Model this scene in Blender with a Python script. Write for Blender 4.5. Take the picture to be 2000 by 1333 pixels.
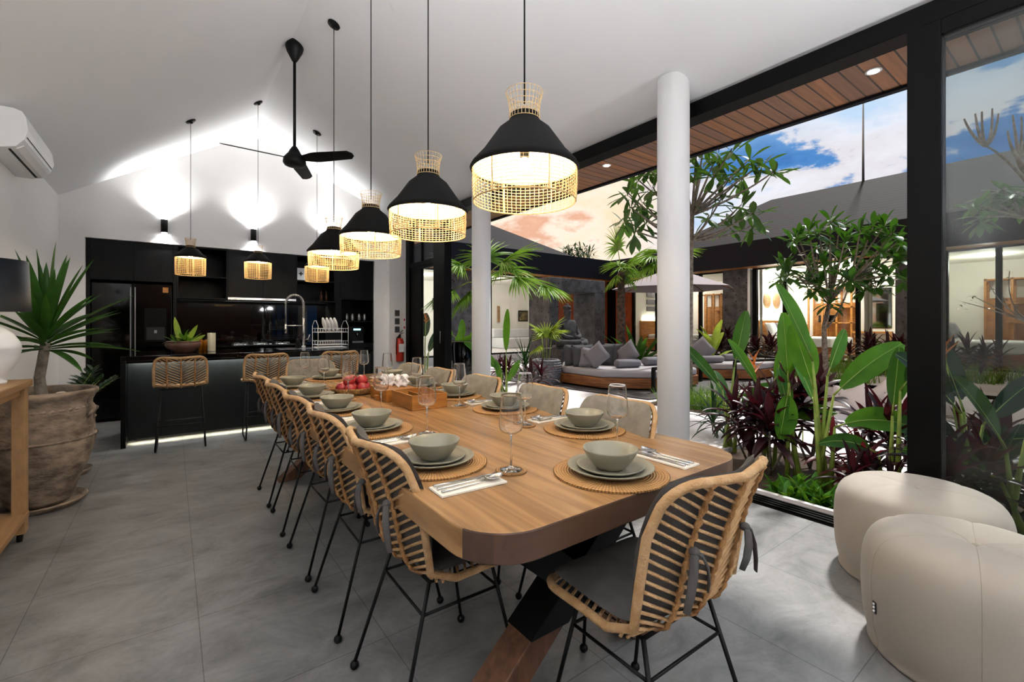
import bpy, math, random
from math import sin, cos, pi, radians, sqrt
from mathutils import Vector, Matrix
D = bpy.data
SC = bpy.context.scene
COL = SC.collection
for o in list(D.objects): D.objects.remove(o)

# ---------------------------------------------------------------- camera
YAW = math.atan(664/889.)
cam_d = D.cameras.new('camera'); cam = D.objects.new('camera', cam_d); COL.objects.link(cam)
cam.location = (0, 0, 1.25); cam.rotation_euler = (pi/2, 0, -YAW)
cam_d.sensor_width = 36; cam_d.lens = 16.0; cam_d.shift_y = -34.5/2000; cam_d.clip_start = .05; cam_d.clip_end = 300
SC.camera = cam
SC.view_settings.view_transform = 'Standard'; SC.view_settings.look = 'None'
SC.view_settings.gamma = 1; SC.view_settings.use_curve_mapping = False
SC.view_settings.exposure = 0.38

# ---------------------------------------------------------------- world (dusk sky)
def build_world():
    w = D.worlds.new('dusk_sky'); SC.world = w; w.use_nodes = True
    n = w.node_tree.nodes; l = w.node_tree.links; n.clear()
    out = n.new('ShaderNodeOutputWorld'); bg = n.new('ShaderNodeBackground'); l.new(bg.outputs[0], out.inputs[0])
    bg.inputs[1].default_value = SKY
    tc = n.new('ShaderNodeTexCoord')
    dot = n.new('ShaderNodeVectorMath'); dot.operation = 'DOT_PRODUCT'
    dot.inputs[1].default_value = (cos(YAW), -sin(YAW), 0); l.new(tc.outputs['Generated'], dot.inputs[0])
    sep = n.new('ShaderNodeSeparateXYZ'); l.new(tc.outputs['Generated'], sep.inputs[0])
    mp = n.new('ShaderNodeMapping'); mp.inputs['Scale'].default_value = (1, 1, 2.2); l.new(tc.outputs['Generated'], mp.inputs[0])
    def noise(s, d, off):
        m2 = n.new('ShaderNodeMapping'); m2.inputs['Location'].default_value = (off, off*.7, 0); l.new(mp.outputs[0], m2.inputs[0])
        t = n.new('ShaderNodeTexNoise'); t.inputs['Scale'].default_value = s; t.inputs['Detail'].default_value = d
        t.inputs['Roughness'].default_value = .6; l.new(m2.outputs[0], t.inputs[0]); return t
    def ramp(src, stops):
        r = n.new('ShaderNodeValToRGB'); e = r.color_ramp.elements
        while len(e) > 1: e.remove(e[0])
        e[0].position = stops[0][0]; e[0].color = (*stops[0][1], 1)
        for p, c in stops[1:]:
            x = e.new(p); x.color = (*c, 1)
        l.new(src, r.inputs[0]); return r
    def mix(f, a, b):
        m = n.new('ShaderNodeMix'); m.data_type = 'RGBA'
        if isinstance(f, float): m.inputs[0].default_value = f
        else: l.new(f, m.inputs[0])
        l.new(a, m.inputs[6]); l.new(b, m.inputs[7]); return m.outputs[2]
    nw = noise(4.5, 8, 3.1); nb = noise(4.2, 9, SKYOFF)
    warm = ramp(nw.outputs[0], [(.38, (.96, .75, .52)), (.5, (.98, .83, .68)), (.57, (.80, .44, .30)), (.67, (.88, .54, .36))])
    blue = ramp(nb.outputs[0], [(.36, (.05, .17, .46)), (.46, (.09, .26, .58)), (.5, (.72, .70, .74)), (.6, (.80, .80, .86)), (.72, (.50, .66, .86))])
    low = ramp(sep.outputs[2], [(.0, (0, 0, 0)), (.30, (0, 0, 0)), (.46, (1, 1, 1))])
    hi = n.new('ShaderNodeRGB'); hi.outputs[0].default_value = (.40, .62, .86, 1)
    b2 = mix(low.outputs[0], blue.outputs[0], hi.outputs[0])
    side = ramp(dot.outputs['Value'], [(.22, (0, 0, 0)), (.36, (1, 1, 1))])
    sk = mix(side.outputs[0], warm.outputs[0], b2)
    l.new(sk, bg.inputs[0])
SKY = .86; SKYOFF = 5.3; WALLUP = 75; TLAMP = 100; ROOML = 80; PE = 20; FILL_UPL = 380
build_world()
# ---------------------------------------------------------------- sun
def add_sun(elev, az, e, ang):
    d = D.lights.new('sun', 'SUN'); o = D.objects.new('sun', d); COL.objects.link(o)
    v = Vector((cos(elev)*cos(az), cos(elev)*sin(az), sin(elev)))
    o.rotation_euler = v.to_track_quat('Z', 'Y').to_euler(); d.energy = e; d.angle = ang; d.color = (1, .97, .93)
add_sun(radians(55), radians(10), 3.6, radians(4))

# ---------------------------------------------------------------- helpers
def S(h):
    h = h.lstrip('#'); c = [int(h[i:i+2], 16)/255 for i in (0, 2, 4)]
    return tuple((x/12.92 if x <= .04045 else ((x+.055)/1.055)**2.4) for x in c)
def rnd(a, b): return random.uniform(a, b)
MATS = {}
def mat(name, col='808080', rough=.5, metal=0., var=0., vscale=6., bump=0., bscale=60., col2=None, stretch=(1, 1, 1), trans=0., emit=None, es=0., ior=1.45, sheen=0., spec=.5, alpha=1.):
    m = D.materials.new(name); m.use_nodes = True; MATS[name] = m
    n = m.node_tree.nodes; l = m.node_tree.links; b = n['Principled BSDF']
    c = S(col); b.inputs['Base Color'].default_value = (*c, 1); b.inputs['Roughness'].default_value = rough
    b.inputs['Metallic'].default_value = metal; b.inputs['Specular IOR Level'].default_value = spec; b.inputs['IOR'].default_value = ior
    b.inputs['Transmission Weight'].default_value = trans; b.inputs['Sheen Weight'].default_value = sheen
    if emit: b.inputs['Emission Color'].default_value = (*S(emit), 1); b.inputs['Emission Strength'].default_value = es
    tc = mp = None
    if var or bump or col2:
        tc = n.new('ShaderNodeTexCoord'); mp = n.new('ShaderNodeMapping'); mp.inputs['Scale'].default_value = stretch
        l.new(tc.outputs['Object'], mp.inputs[0])
    if var or col2:
        t = n.new('ShaderNodeTexNoise'); t.inputs['Scale'].default_value = vscale; t.inputs['Detail'].default_value = 6
        l.new(mp.outputs[0], t.inputs[0]); r = n.new('ShaderNodeValToRGB')
        c2 = S(col2) if col2 else tuple(x*(1-var) for x in c)
        r.color_ramp.elements[0].position = .35; r.color_ramp.elements[0].color = (*c2, 1)
        r.color_ramp.elements[1].position = .65; r.color_ramp.elements[1].color = (*c, 1)
        l.new(t.outputs[0], r.inputs[0]); l.new(r.outputs[0], b.inputs['Base Color'])
    if bump:
        t = n.new('ShaderNodeTexNoise'); t.inputs['Scale'].default_value = bscale; t.inputs['Detail'].default_value = 4
        l.new(mp.outputs[0], t.inputs[0]); bp = n.new('ShaderNodeBump'); bp.inputs['Strength'].default_value = bump
        bp.inputs['Distance'].default_value = .01; l.new(t.outputs[0], bp.inputs['Height']); l.new(bp.outputs[0], b.inputs['Normal'])
    return m

class MB:
    def __init__(s, root=None, smooth=False):
        s.v = []; s.f = []; s.sm = []; s.smooth = smooth; s.root = root
        s.off = Vector(root.location) if root is not None and abs(root.rotation_euler.z) < 1e-6 else Vector((0, 0, 0))
    def add(s, vs, fs, smooth=None):
        b = len(s.v); s.v.extend(Vector(p)-s.off for p in vs); s.f.extend(tuple(i+b for i in f) for f in fs)
        s.sm.extend([s.smooth if smooth is None else smooth]*len(fs)); return s
    def box(s, x0, x1, y0, y1, z0, z1):
        x0, x1 = min(x0, x1), max(x0, x1); y0, y1 = min(y0, y1), max(y0, y1); z0, z1 = min(z0, z1), max(z0, z1)
        v = [(x, y, z) for z in (z0, z1) for y in (y0, y1) for x in (x0, x1)]
        return s.add(v, [(0, 2, 3, 1), (4, 5, 7, 6), (0, 1, 5, 4), (2, 6, 7, 3), (0, 4, 6, 2), (1, 3, 7, 5)], False)
    def cbox(s, c, sz, M=None):
        hx, hy, hz = sz[0]/2, sz[1]/2, sz[2]/2; c = Vector(c)
        v = [Vector((x, y, z)) for z in (-hz, hz) for y in (-hy, hy) for x in (-hx, hx)]
        if M is not None: v = [M @ p for p in v]
        return s.add([p+c for p in v], [(0, 2, 3, 1), (4, 5, 7, 6), (0, 1, 5, 4), (2, 6, 7, 3), (0, 4, 6, 2), (1, 3, 7, 5)], False)
    def bar(s, a, b, w, h, up=(0, 0, 1)):
        a = Vector(a); b = Vector(b); d = (b-a); L = d.length; d.normalize(); u = Vector(up)
        x = d.cross(u); x = x.normalized() if x.length > 1e-5 else Vector((1, 0, 0)); u = x.cross(d)
        v = [a+d*(L*k)+x*(i*w/2)+u*(j*h/2) for k in (0, 1) for j in (-1, 1) for i in (-1, 1)]
        return s.add(v, [(0, 2, 3, 1), (4, 5, 7, 6), (0, 1, 5, 4), (2, 6, 7, 3), (0, 4, 6, 2), (1, 3, 7, 5)], False)
    def tube(s, pts, r, n=8, closed=False, caps=True, flat=1.0):
        pts = [Vector(p) for p in pts]; N = len(pts)
        rs = r if isinstance(r, (list, tuple)) else [r]*N
        vs = []; fs = []; prev = None
        for i, p in enumerate(pts):
            if closed: t = pts[(i+1) % N]-pts[i-1]
            else: t = pts[min(i+1, N-1)]-pts[max(i-1, 0)]
            if t.length < 1e-9: t = Vector((0, 0, 1))
            t.normalize()
            if prev is None:
                a = Vector((0, 0, 1)) if abs(t.z) < .9 else Vector((1, 0, 0)); x = t.cross(a).normalized()
            else:
                x = prev-t*prev.dot(t); x = x.normalized() if x.length > 1e-6 else prev
            prev = x; y = t.cross(x)
            for k in range(n):
                a = 2*pi*k/n; vs.append(p+(x*cos(a)+y*sin(a)*flat)*rs[i])
        M = N if closed else N-1
        for i in range(M):
            for k in range(n):
                a = i*n+k; b = i*n+(k+1) % n; c = ((i+1) % N)*n+(k+1) % n; d = ((i+1) % N)*n+k
                fs.append((a, b, c, d))
        if caps and not closed:
            fs.append(tuple(range(n))[::-1]); fs.append(tuple((N-1)*n+k for k in range(n)))
        return s.add(vs, fs, n > 4)
    def cyl(s, x, y, z0, z1, r, n=24, r2=None):
        return s.tube([(x, y, z0), (x, y, z1)], [r, r if r2 is None else r2], n).flatcaps()
    def flatcaps(s):
        s.sm[-1] = False; s.sm[-2] = False; return s
    def lathe(s, prof, c=(0, 0, 0), n=32, smooth=True, a0=0, sy=1.):
        vs = []; fs = []
        for r, z in prof:
            for k in range(n):
                a = 2*pi*k/n+a0; vs.append((c[0]+r*cos(a), c[1]+r*sin(a)*sy, c[2]+z))
        for i in range(len(prof)-1):
            for k in range(n):
                fs.append((i*n+k, i*n+(k+1) % n, (i+1)*n+(k+1) % n, (i+1)*n+k))
        if prof[0][0] > 1e-6: fs.append(tuple(range(n))[::-1])
        if prof[-1][0] > 1e-6: fs.append(tuple((len(prof)-1)*n+k for k in range(n)))
        return s.add(vs, fs, smooth)
    def prism(s, poly, z0, z1):
        n = len(poly); v = [(x, y, z0) for x, y in poly]+[(x, y, z1) for x, y in poly]
        f = [tuple(range(n))[::-1], tuple(range(n, 2*n))]+[(i, (i+1) % n, n+(i+1) % n, n+i) for i in range(n)]
        return s.add(v, f, False)
    def quad(s, a, b, c, d): return s.add([a, b, c, d], [(0, 1, 2, 3)], False)
    def grid(s, fn, nu, nv, closed_u=False, smooth=True):
        vs = [fn(i/nu, j/nv) for j in range(nv+1) for i in range(nu+1)]
        fs = [(j*(nu+1)+i, j*(nu+1)+i+1, (j+1)*(nu+1)+i+1, (j+1)*(nu+1)+i) for j in range(nv) for i in range(nu)]
        return s.add(vs, fs, smooth)
    def sphere(s, c, r, n=16, m=10, sq=1., sxy=(1, 1)):
        prof = [(r*sin(pi*i/m), -r*sq*cos(pi*i/m)) for i in range(m+1)]
        prof[0] = (1e-7, -r*sq); prof[-1] = (1e-7, r*sq)
        return s.lathe(prof, c, n)
    def blade(s, base, d, L, w, droop=.3, fold=.25, n=6, shape='lance', twist=0., up=(0, 0, 1)):
        # a leaf: midrib bends under gravity; three vertices across give the fold
        p = Vector(base); d = Vector(d).normalized(); vs = []; fs = []
        side = d.cross(Vector(up)); side = side.normalized() if side.length > 1e-3 else Vector((1, 0, 0))
        if twist: side = (Matrix.Rotation(twist, 3, d) @ side)
        s.mid = []
        for i in range(n+1):
            t = i/n; s.mid.append(p.copy())
            if shape == 'lance': ww = w*(max(0., sin(pi*min(1, t*.93+.07)))**.7)*(1-.15*t)
            elif shape == 'paddle': ww = w*(max(0., sin(pi*(t*.96+.02)))**.55)
            elif shape == 'obov': ww = w*max(0, sin(pi*t**1.5))**.8 if t < 1 else 0
            else: ww = w*(1-t*.97)
            ww = max(ww, w*.02)/2
            nrm = side.cross(d).normalized()
            vs += [p-side*ww+nrm*ww*fold*2, p.copy(), p+side*ww+nrm*ww*fold*2]
            d2 = d+Vector((0, 0, -droop/n)); d = d2.normalized(); p = p+d*(L/n)
        for i in range(n):
            a = i*3; fs += [(a, a+1, a+4, a+3), (a+1, a+2, a+5, a+4)]
        return s.add(vs, fs, True)
    def mesh(s, name):
        me = D.meshes.new(name); me.from_pydata([tuple(p) for p in s.v], [], s.f); me.polygons.foreach_set('use_smooth', s.sm); me.update(); return me
    def build(s, name, m, parent='root', bevel=0., bseg=2, solid=0.):
        me = s.mesh(name); me.materials.append(MATS[m] if isinstance(m, str) else m)
        o = D.objects.new(name, me); COL.objects.link(o)
        if parent == 'root': parent = s.root
        if parent is not None:
            o.parent = parent
            if parent is not s.root and s.root is not None and parent.parent is not None: pass
        if bevel:
            b = o.modifiers.new('bevel', 'BEVEL'); b.width = bevel; b.segments = bseg; b.limit_method = 'ANGLE'; b.angle_limit = .7; b.harden_normals = False
        if solid:
            b = o.modifiers.new('solid', 'SOLIDIFY'); b.thickness = solid; b.offset = 0
        return o

def tag(o, label, cat, group=None, kind=None):
    o['label'] = label; o['category'] = cat
    if group: o['group'] = group
    if kind: o['kind'] = kind
    return o
def thing(name, label, cat, loc=(0, 0, 0), rz=0., group=None):
    o = D.objects.new(name, None); COL.objects.link(o); o.location = loc; o.rotation_euler = (0, 0, rz); o.empty_display_size = .1
    return tag(o, label, cat, group)
def struct(o, label=None):
    o['kind'] = 'structure'
    if label: o['label'] = label
    return o
def kids(o): return [c for c in D.objects if c.parent == o]
def tree(o):
    return (o, [tree(c) for c in kids(o)])
def dup(tr, loc=None, rz=None, label=None, group=None, parent=None, scale=None):
    o, ch = tr; c = o.copy(); COL.objects.link(c); c.parent = parent
    if loc is not None: c.location = loc
    if rz is not None: c.rotation_euler = (0, 0, rz)
    if label: c['label'] = label
    if group: c['group'] = group
    if scale: c.scale = (scale,)*3
    for t in ch: dup(t, parent=c)
    return c
def light(kind, name, loc, e, col, parent=None, size=.1, spot=None, blend=.5, target=None):
    d = D.lights.new(name, kind); o = D.objects.new(name, d); COL.objects.link(o); d.energy = e; d.color = col
    if kind == 'AREA': d.size = size
    else: d.shadow_soft_size = size
    if spot: d.spot_size = spot; d.spot_blend = blend
    o.location = loc
    if target: o.rotation_euler = Vector(target).to_track_quat('-Z', 'Y').to_euler()
    if parent is not None: o.parent = parent; o.location = Vector(loc)-Vector(parent.location)
    return o
random.seed(7)
# pixel ray of the photograph -> direction (used only to read off world coordinates)
FW = (sin(YAW), cos(YAW)); RT = (cos(YAW), -sin(YAW))
def ray(u): r = (u-1000)/889.; return FW[0]+r*RT[0], FW[1]+r*RT[1]
def at_x(u, x): a, b = ray(u); return x*b/a
def at_y(u, y): a, b = ray(u); return y*a/b
def at_d(u, dep): a, b = ray(u); return a*dep, b*dep

# ---------------------------------------------------------------- materials
mat('wall_white', 'EAE9E8', .8)
mat('ceiling_white', 'EAEBED', .85)
mat('black_metal', '080808', .5, spec=.25)
mat('black_frame', '050505', .45, spec=.12)
mat('black_cab', '0B0B0B', .38, var=.5, vscale=3, stretch=(8, 8, .7), spec=.16)
mat('black_gloss', '030303', .06, spec=.35)
mat('black_panel', '0E1110', .36, var=.5, vscale=4, stretch=(9, 1, .8), spec=.3)
mat('glass_black', '030303', .03, spec=.4)
mat('steel', 'C8C8C8', .22, metal=1)
mat('steel_dark', '8C8C8C', .35, metal=1)
mat('white_plastic', 'E9EBEC', .35)
mat('dark_slot', '101012', .6)
mat('rattan', 'B0824F', .55, vscale=30, bump=.6, bscale=140, col2='8E6136')
mat('rattan_light', 'C39E72', .5, vscale=25, bump=.5, bscale=160, col2='AD8557')
mat('cane_lamp', 'E6C58C', .5, var=.2, vscale=60)
mat('cushion', '55524F', .9, var=.2, vscale=9, bump=.15, bscale=350, col2='444140')
mat('cushion_light', '7F7A70', .95, bump=.1, bscale=400, col2='6E695F', vscale=20)
mat('shade_black', '0B0A09', .8, bump=.15, bscale=200, spec=.2)
mat('shade_liner', 'F2E6CC', .6)
mat('shade_fabric', '10141A', .42, spec=.3)
mat('ceramic', '868270', .32, var=.06, vscale=4)
mat('ceramic_in', 'A9A58C', .3)
mat('napkin', 'E8DFD0', .85, bump=.1, bscale=500)
mat('clear_glass', 'FFFFFF', .0, trans=1., ior=1.45)
mat('terracotta', '978776', .85, bump=.8, bscale=25, col2='55483D', vscale=8, stretch=(1, 1, 1.8))
mat('soil', '4A3A2C', .95, bump=.8, bscale=30)
mat('bark', '8C8478', .9, bump=.8, bscale=60, col2='5D554B', vscale=20)
mat('bark_palm', '5D4B3F', .95, bump=1., bscale=30, col2='332822', vscale=14)
mat('leaf', '355E22', .35, vscale=7, col2='24451A')
mat('leaf_dark', '1E3A1A', .38, col2='142A13', vscale=8)
mat('leaf_bright', '4E8526', .38, col2='32621C', vscale=5)
mat('leaf_palm', '86A83C', .42, col2='58822C', vscale=5)
mat('leaf_yellow', 'A8B84A', .45, col2='6E9232', vscale=6)
mat('leaf_red', '34171C', .36, col2='180F13', vscale=6)
mat('leaf_redbright', '6E2A32', .4, col2='3A161D', vscale=6)
mat('leaf_frangi', '40602E', .4, col2='29451F', vscale=4)
mat('midrib', '9DB45A', .45)
mat('grass', '6E9038', .6, col2='41611F', vscale=3)
mat('stem_green', '93A445', .45, col2='6A8030', vscale=8)
mat('flower_orange', 'E8931E', .5, col2='C9651A', vscale=20)
mat('flower_white', 'F2EDEA', .5)
mat('red_paint', 'B8301F', .3)
mat('white_paint', 'EFEFEF', .5)
mat('lamp_white', 'E6E6E6', .35)
mat('pouf', '978E83', .9, bump=.12, bscale=450, sheen=.15)
mat('seam', '8D8376', .9)
mat('stone', '626062', .9, bump=1., bscale=16, col2='444345', vscale=5)
mat('stone_dark', '4A4A4C', .9, bump=.8, bscale=40, col2='2F2F31', vscale=8)
mat('paving', 'D9D3D3', .75, var=.06, vscale=2)
mat('deck', '4B4848', .7, col2='353334', vscale=4, stretch=(1, 6, 1))
mat('roof', '2B2B30', .8, col2='1D1D21', vscale=3)
mat('fascia', '15151D', .7, spec=.2)
mat('room_white', 'EFECE4', .85)
mat('wood_warm', 'B57A35', .5, col2='8F5A22', vscale=5, stretch=(1, 1, 6))
mat('wood_red', '9A4A22', .5, col2='6E3014', vscale=5, stretch=(6, 6, .6))
mat('wood_teak', '9C6233', .5, col2='6E3F1D', vscale=4, stretch=(1, 1, 9))
mat('wood_pale', 'B39069', .6, col2='8D6B48', vscale=6, stretch=(1, 8, 1))
mat('wood_box', 'A26A2C', .4, col2='835019', vscale=6, stretch=(1, 1, 6))
mat('wood_foot', '6B4730', .55, col2='49301F', vscale=6, stretch=(5, 5, 1))
mat('mattress', 'A29FA3', .9, bump=.08, bscale=200)
mat('pillow_grey', '77757B', .9, bump=.1, bscale=300)
mat('pillow_dark', '47474B', .9, bump=.1, bscale=300)
mat('umbrella', '9C949A', .85)
mat('sofa', 'D2CFD2', .9)
mat('curtain', 'B9B3AB', .9)
mat('sheet', 'D8DADD', .9)
mat('wicker_grey', '8A888C', .8, bump=1., bscale=50, col2='4C4B50', vscale=40)
mat('fruit', '9A2822', .3, col2='7B1526', vscale=12)
mat('basket', '9B7440', .7, bump=.9, bscale=120, col2='6E4E26', vscale=60)
mat('amber', '8A4E0C', .15, col2='A8660F', vscale=8)
mat('candle', 'D9D4B8', .5)
mat('paper', 'F4EFEC', .9)
mat('pot_brown', '6B4B3F', .45, col2='4A322A', vscale=6)
mat('picture_dark', '1C1710', .5, col2='8C7A50', vscale=5)
mat('mirror', 'B8BAB8', .03, metal=1)
mat('pebble', 'D9CBB5', .7)
def leafy_mat(nm, col, k=.35):
    m = MATS[nm]; n = m.node_tree.nodes; l = m.node_tree.links; b = n['Principled BSDF']; t = n.new('ShaderNodeBsdfTranslucent'); t.inputs[0].default_value = (*S(col), 1)
    mx = n.new('ShaderNodeMixShader'); mx.inputs[0].default_value = k; l.new(b.outputs[0], mx.inputs[1]); l.new(t.outputs[0], mx.inputs[2]); l.new(mx.outputs[0], n['Material Output'].inputs[0]); b.inputs['Specular IOR Level'].default_value = .3
for nm_, c_ in (('leaf', '4A7A1C'), ('leaf_bright', '6A9A20'), ('leaf_palm', '86B430'), ('leaf_yellow', 'B8CE40'), ('leaf_red', '4A141C'), ('leaf_redbright', '8A2830'), ('leaf_frangi', '567E22'), ('grass', '7EA830'), ('leaf_dark', '24481A')): leafy_mat(nm_, c_, .25)
def glow(name, c, s):
    m = D.materials.new(name); m.use_nodes = True; MATS[name] = m; n = m.node_tree.nodes; l = m.node_tree.links
    n.remove(n['Principled BSDF']); e = n.new('ShaderNodeEmission'); e.inputs[0].default_value = (*S(c), 1); e.inputs[1].default_value = s
    l.new(e.outputs[0], n['Material Output'].inputs[0])
glow('bulb', 'FFDDA8', 60); glow('led_white', 'F4F6EE', 1.2); glow('led_bright', 'FFFFFF', 30); glow('led_warm', 'FFF3D0', 6); glow('display', '9FE8FF', 2)
def pane_mat(name, tint, gl=.02):
    m = D.materials.new(name); m.use_nodes = True; MATS[name] = m; n = m.node_tree.nodes; l = m.node_tree.links
    n.remove(n['Principled BSDF']); t = n.new('ShaderNodeBsdfTransparent'); t.inputs[0].default_value = (*tint, 1)
    g = n.new('ShaderNodeBsdfGlossy'); g.inputs['Roughness'].default_value = gl
    lw = n.new('ShaderNodeLayerWeight'); lw.inputs[0].default_value = .5; pw = n.new('ShaderNodeMath'); pw.operation = 'POWER'; pw.inputs[1].default_value = 5; l.new(lw.outputs['Facing'], pw.inputs[0])
    f = n.new('ShaderNodeMath'); f.operation = 'MULTIPLY_ADD'; f.inputs[1].default_value = .6; f.inputs[2].default_value = .025; l.new(pw.outputs[0], f.inputs[0]); mx = n.new('ShaderNodeMixShader')
    l.new(f.outputs[0], mx.inputs[0]); l.new(t.outputs[0], mx.inputs[1]); l.new(g.outputs[0], mx.inputs[2]); l.new(mx.outputs[0], n['Material Output'].inputs[0])
pane_mat('pane', (.93, .95, .94)); pane_mat('pane_dark', (.84, .86, .85))
def nodes_of(name, rough=.5):
    m = D.materials.new(name); m.use_nodes = True; MATS[name] = m
    return m, m.node_tree.nodes, m.node_tree.links, m.node_tree.nodes['Principled BSDF']
def ramp_node(n, stops):
    r = n.new('ShaderNodeValToRGB'); e = r.color_ramp.elements
    e[0].position = stops[0][0]; e[0].color = (*stops[0][1], 1); e[1].position = stops[-1][0]; e[1].color = (*stops[-1][1], 1)
    for p, c in stops[1:-1]: x = e.new(p); x.color = (*c, 1)
    return r
def mixc(n, l, f, a, b, mode='MIX'):
    m = n.new('ShaderNodeMix'); m.data_type = 'RGBA'; m.blend_type = mode
    for k, val in ((0, f), (6, a), (7, b)):
        if hasattr(val, 'links'): l.new(val, m.inputs[k])
        else: m.inputs[k].default_value = val if k == 0 else (*val, 1)
    return m.outputs[2]
def tile_floor():
    m, n, l, b = nodes_of('floor_tile'); tc = n.new('ShaderNodeTexCoord')
    mp = n.new('ShaderNodeMapping'); mp.inputs['Location'].default_value = (-.14+6, -2.99+6, 0); l.new(tc.outputs['Object'], mp.inputs[0])
    br = n.new('ShaderNodeTexBrick'); br.offset = 0; br.squash = 1
    for k, v in (('Scale', 1), ('Mortar Size', .0022), ('Mortar Smooth', .3), ('Brick Width', .595), ('Row Height', .595), ('Bias', 0)): br.inputs[k].default_value = v
    br.inputs['Color1'].default_value = (.95, .95, .95, 1); br.inputs['Color2'].default_value = (1.0, 1.0, 1.0, 1); br.inputs['Mortar'].default_value = (.45, .45, .45, 1)
    l.new(mp.outputs[0], br.inputs[0])
    m2 = n.new('ShaderNodeMapping'); m2.inputs['Rotation'].default_value = (0, 0, .5); m2.inputs['Scale'].default_value = (1, 1.5, 1); l.new(tc.outputs['Object'], m2.inputs[0])
    t = n.new('ShaderNodeTexNoise'); t.inputs['Scale'].default_value = 2.8; t.inputs['Detail'].default_value = 14; t.inputs['Roughness'].default_value = .74; t.inputs['Distortion'].default_value = .5; l.new(m2.outputs[0], t.inputs[0])
    r = ramp_node(n, [(.32, S('575655')), (.45, S('706F6E')), (.54, S('7C7B7A')), (.70, S('8E8D8C'))]); l.new(t.outputs[0], r.inputs[0])
    c = mixc(n, l, 1., r.outputs[0], br.outputs[0], 'MULTIPLY'); l.new(c, b.inputs['Base Color'])
    b.inputs['Roughness'].default_value = .42
    bp = n.new('ShaderNodeBump'); bp.inputs['Strength'].default_value = .4; bp.inputs['Distance'].default_value = .006; l.new(t.outputs[0], bp.inputs['Height']); l.new(bp.outputs[0], b.inputs['Normal'])
tile_floor()
def plank(name, c1, c2, c3, axis, width, rough, gap=.003, length=1.6, grain=1., bump=.15, mortar=(.01, .008, .005)):
    # boards running along axis (0 = x, 1 = y)
    m, n, l, b = nodes_of(name); tc = n.new('ShaderNodeTexCoord'); mp = n.new('ShaderNodeMapping'); l.new(tc.outputs['Object'], mp.inputs[0])
    mp.inputs['Rotation'].default_value = (0, 0, -pi/2 if axis == 1 else 0); mp.inputs['Location'].default_value = (20, 20, 0)
    br = n.new('ShaderNodeTexBrick'); br.offset = .37
    for k, v in (('Scale', 1), ('Mortar Size', gap), ('Mortar Smooth', .1), ('Brick Width', length), ('Row Height', width), ('Bias', 0)): br.inputs[k].default_value = v
    br.inputs['Color1'].default_value = (*c1, 1); br.inputs['Color2'].default_value = (*c2, 1); br.inputs['Mortar'].default_value = (*mortar, 1)
    l.new(mp.outputs[0], br.inputs[0])
    m2 = n.new('ShaderNodeMapping'); m2.inputs['Scale'].default_value = ((.5, 9, 4) if axis == 0 else (9, .5, 4)); l.new(tc.outputs['Object'], m2.inputs[0])
    t = n.new('ShaderNodeTexNoise'); t.inputs['Scale'].default_value = 3.; t.inputs['Detail'].default_value = 9; t.inputs['Distortion'].default_value = .6; l.new(m2.outputs[0], t.inputs[0])
    r = ramp_node(n, [(.35, (0, 0, 0)), (.7, (1, 1, 1))]); l.new(t.outputs[0], r.inputs[0])
    mm = n.new('ShaderNodeMath'); mm.operation = 'MULTIPLY'; mm.inputs[1].default_value = .6*grain; l.new(r.outputs[0], mm.inputs[0])
    c = mixc(n, l, mm.outputs[0], br.outputs[0], c3); l.new(c, b.inputs['Base Color']); b.inputs['Roughness'].default_value = rough
    bp = n.new('ShaderNodeBump'); bp.inputs['Strength'].default_value = bump; bp.inputs['Distance'].default_value = .003; l.new(t.outputs[0], bp.inputs['Height']); l.new(bp.outputs[0], b.inputs['Normal'])
plank('table_wood', S('B68E60'), S('9C744A'), S('6A4A2C'), 1, .21, .25, grain=1.25, bump=.3, gap=.0004, length=5, mortar=S('6E4420'))
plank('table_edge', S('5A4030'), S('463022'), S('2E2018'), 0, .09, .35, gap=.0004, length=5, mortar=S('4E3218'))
plank('soffit_wood', S('B87A48'), S('8A6A5A'), S('6E4E3C'), 0, .095, .5, gap=.006, length=3)
plank('console_wood', S('A8845A'), S('957049'), S('7A5836'), 1, .2, .5, gap=.001, length=5)
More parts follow.
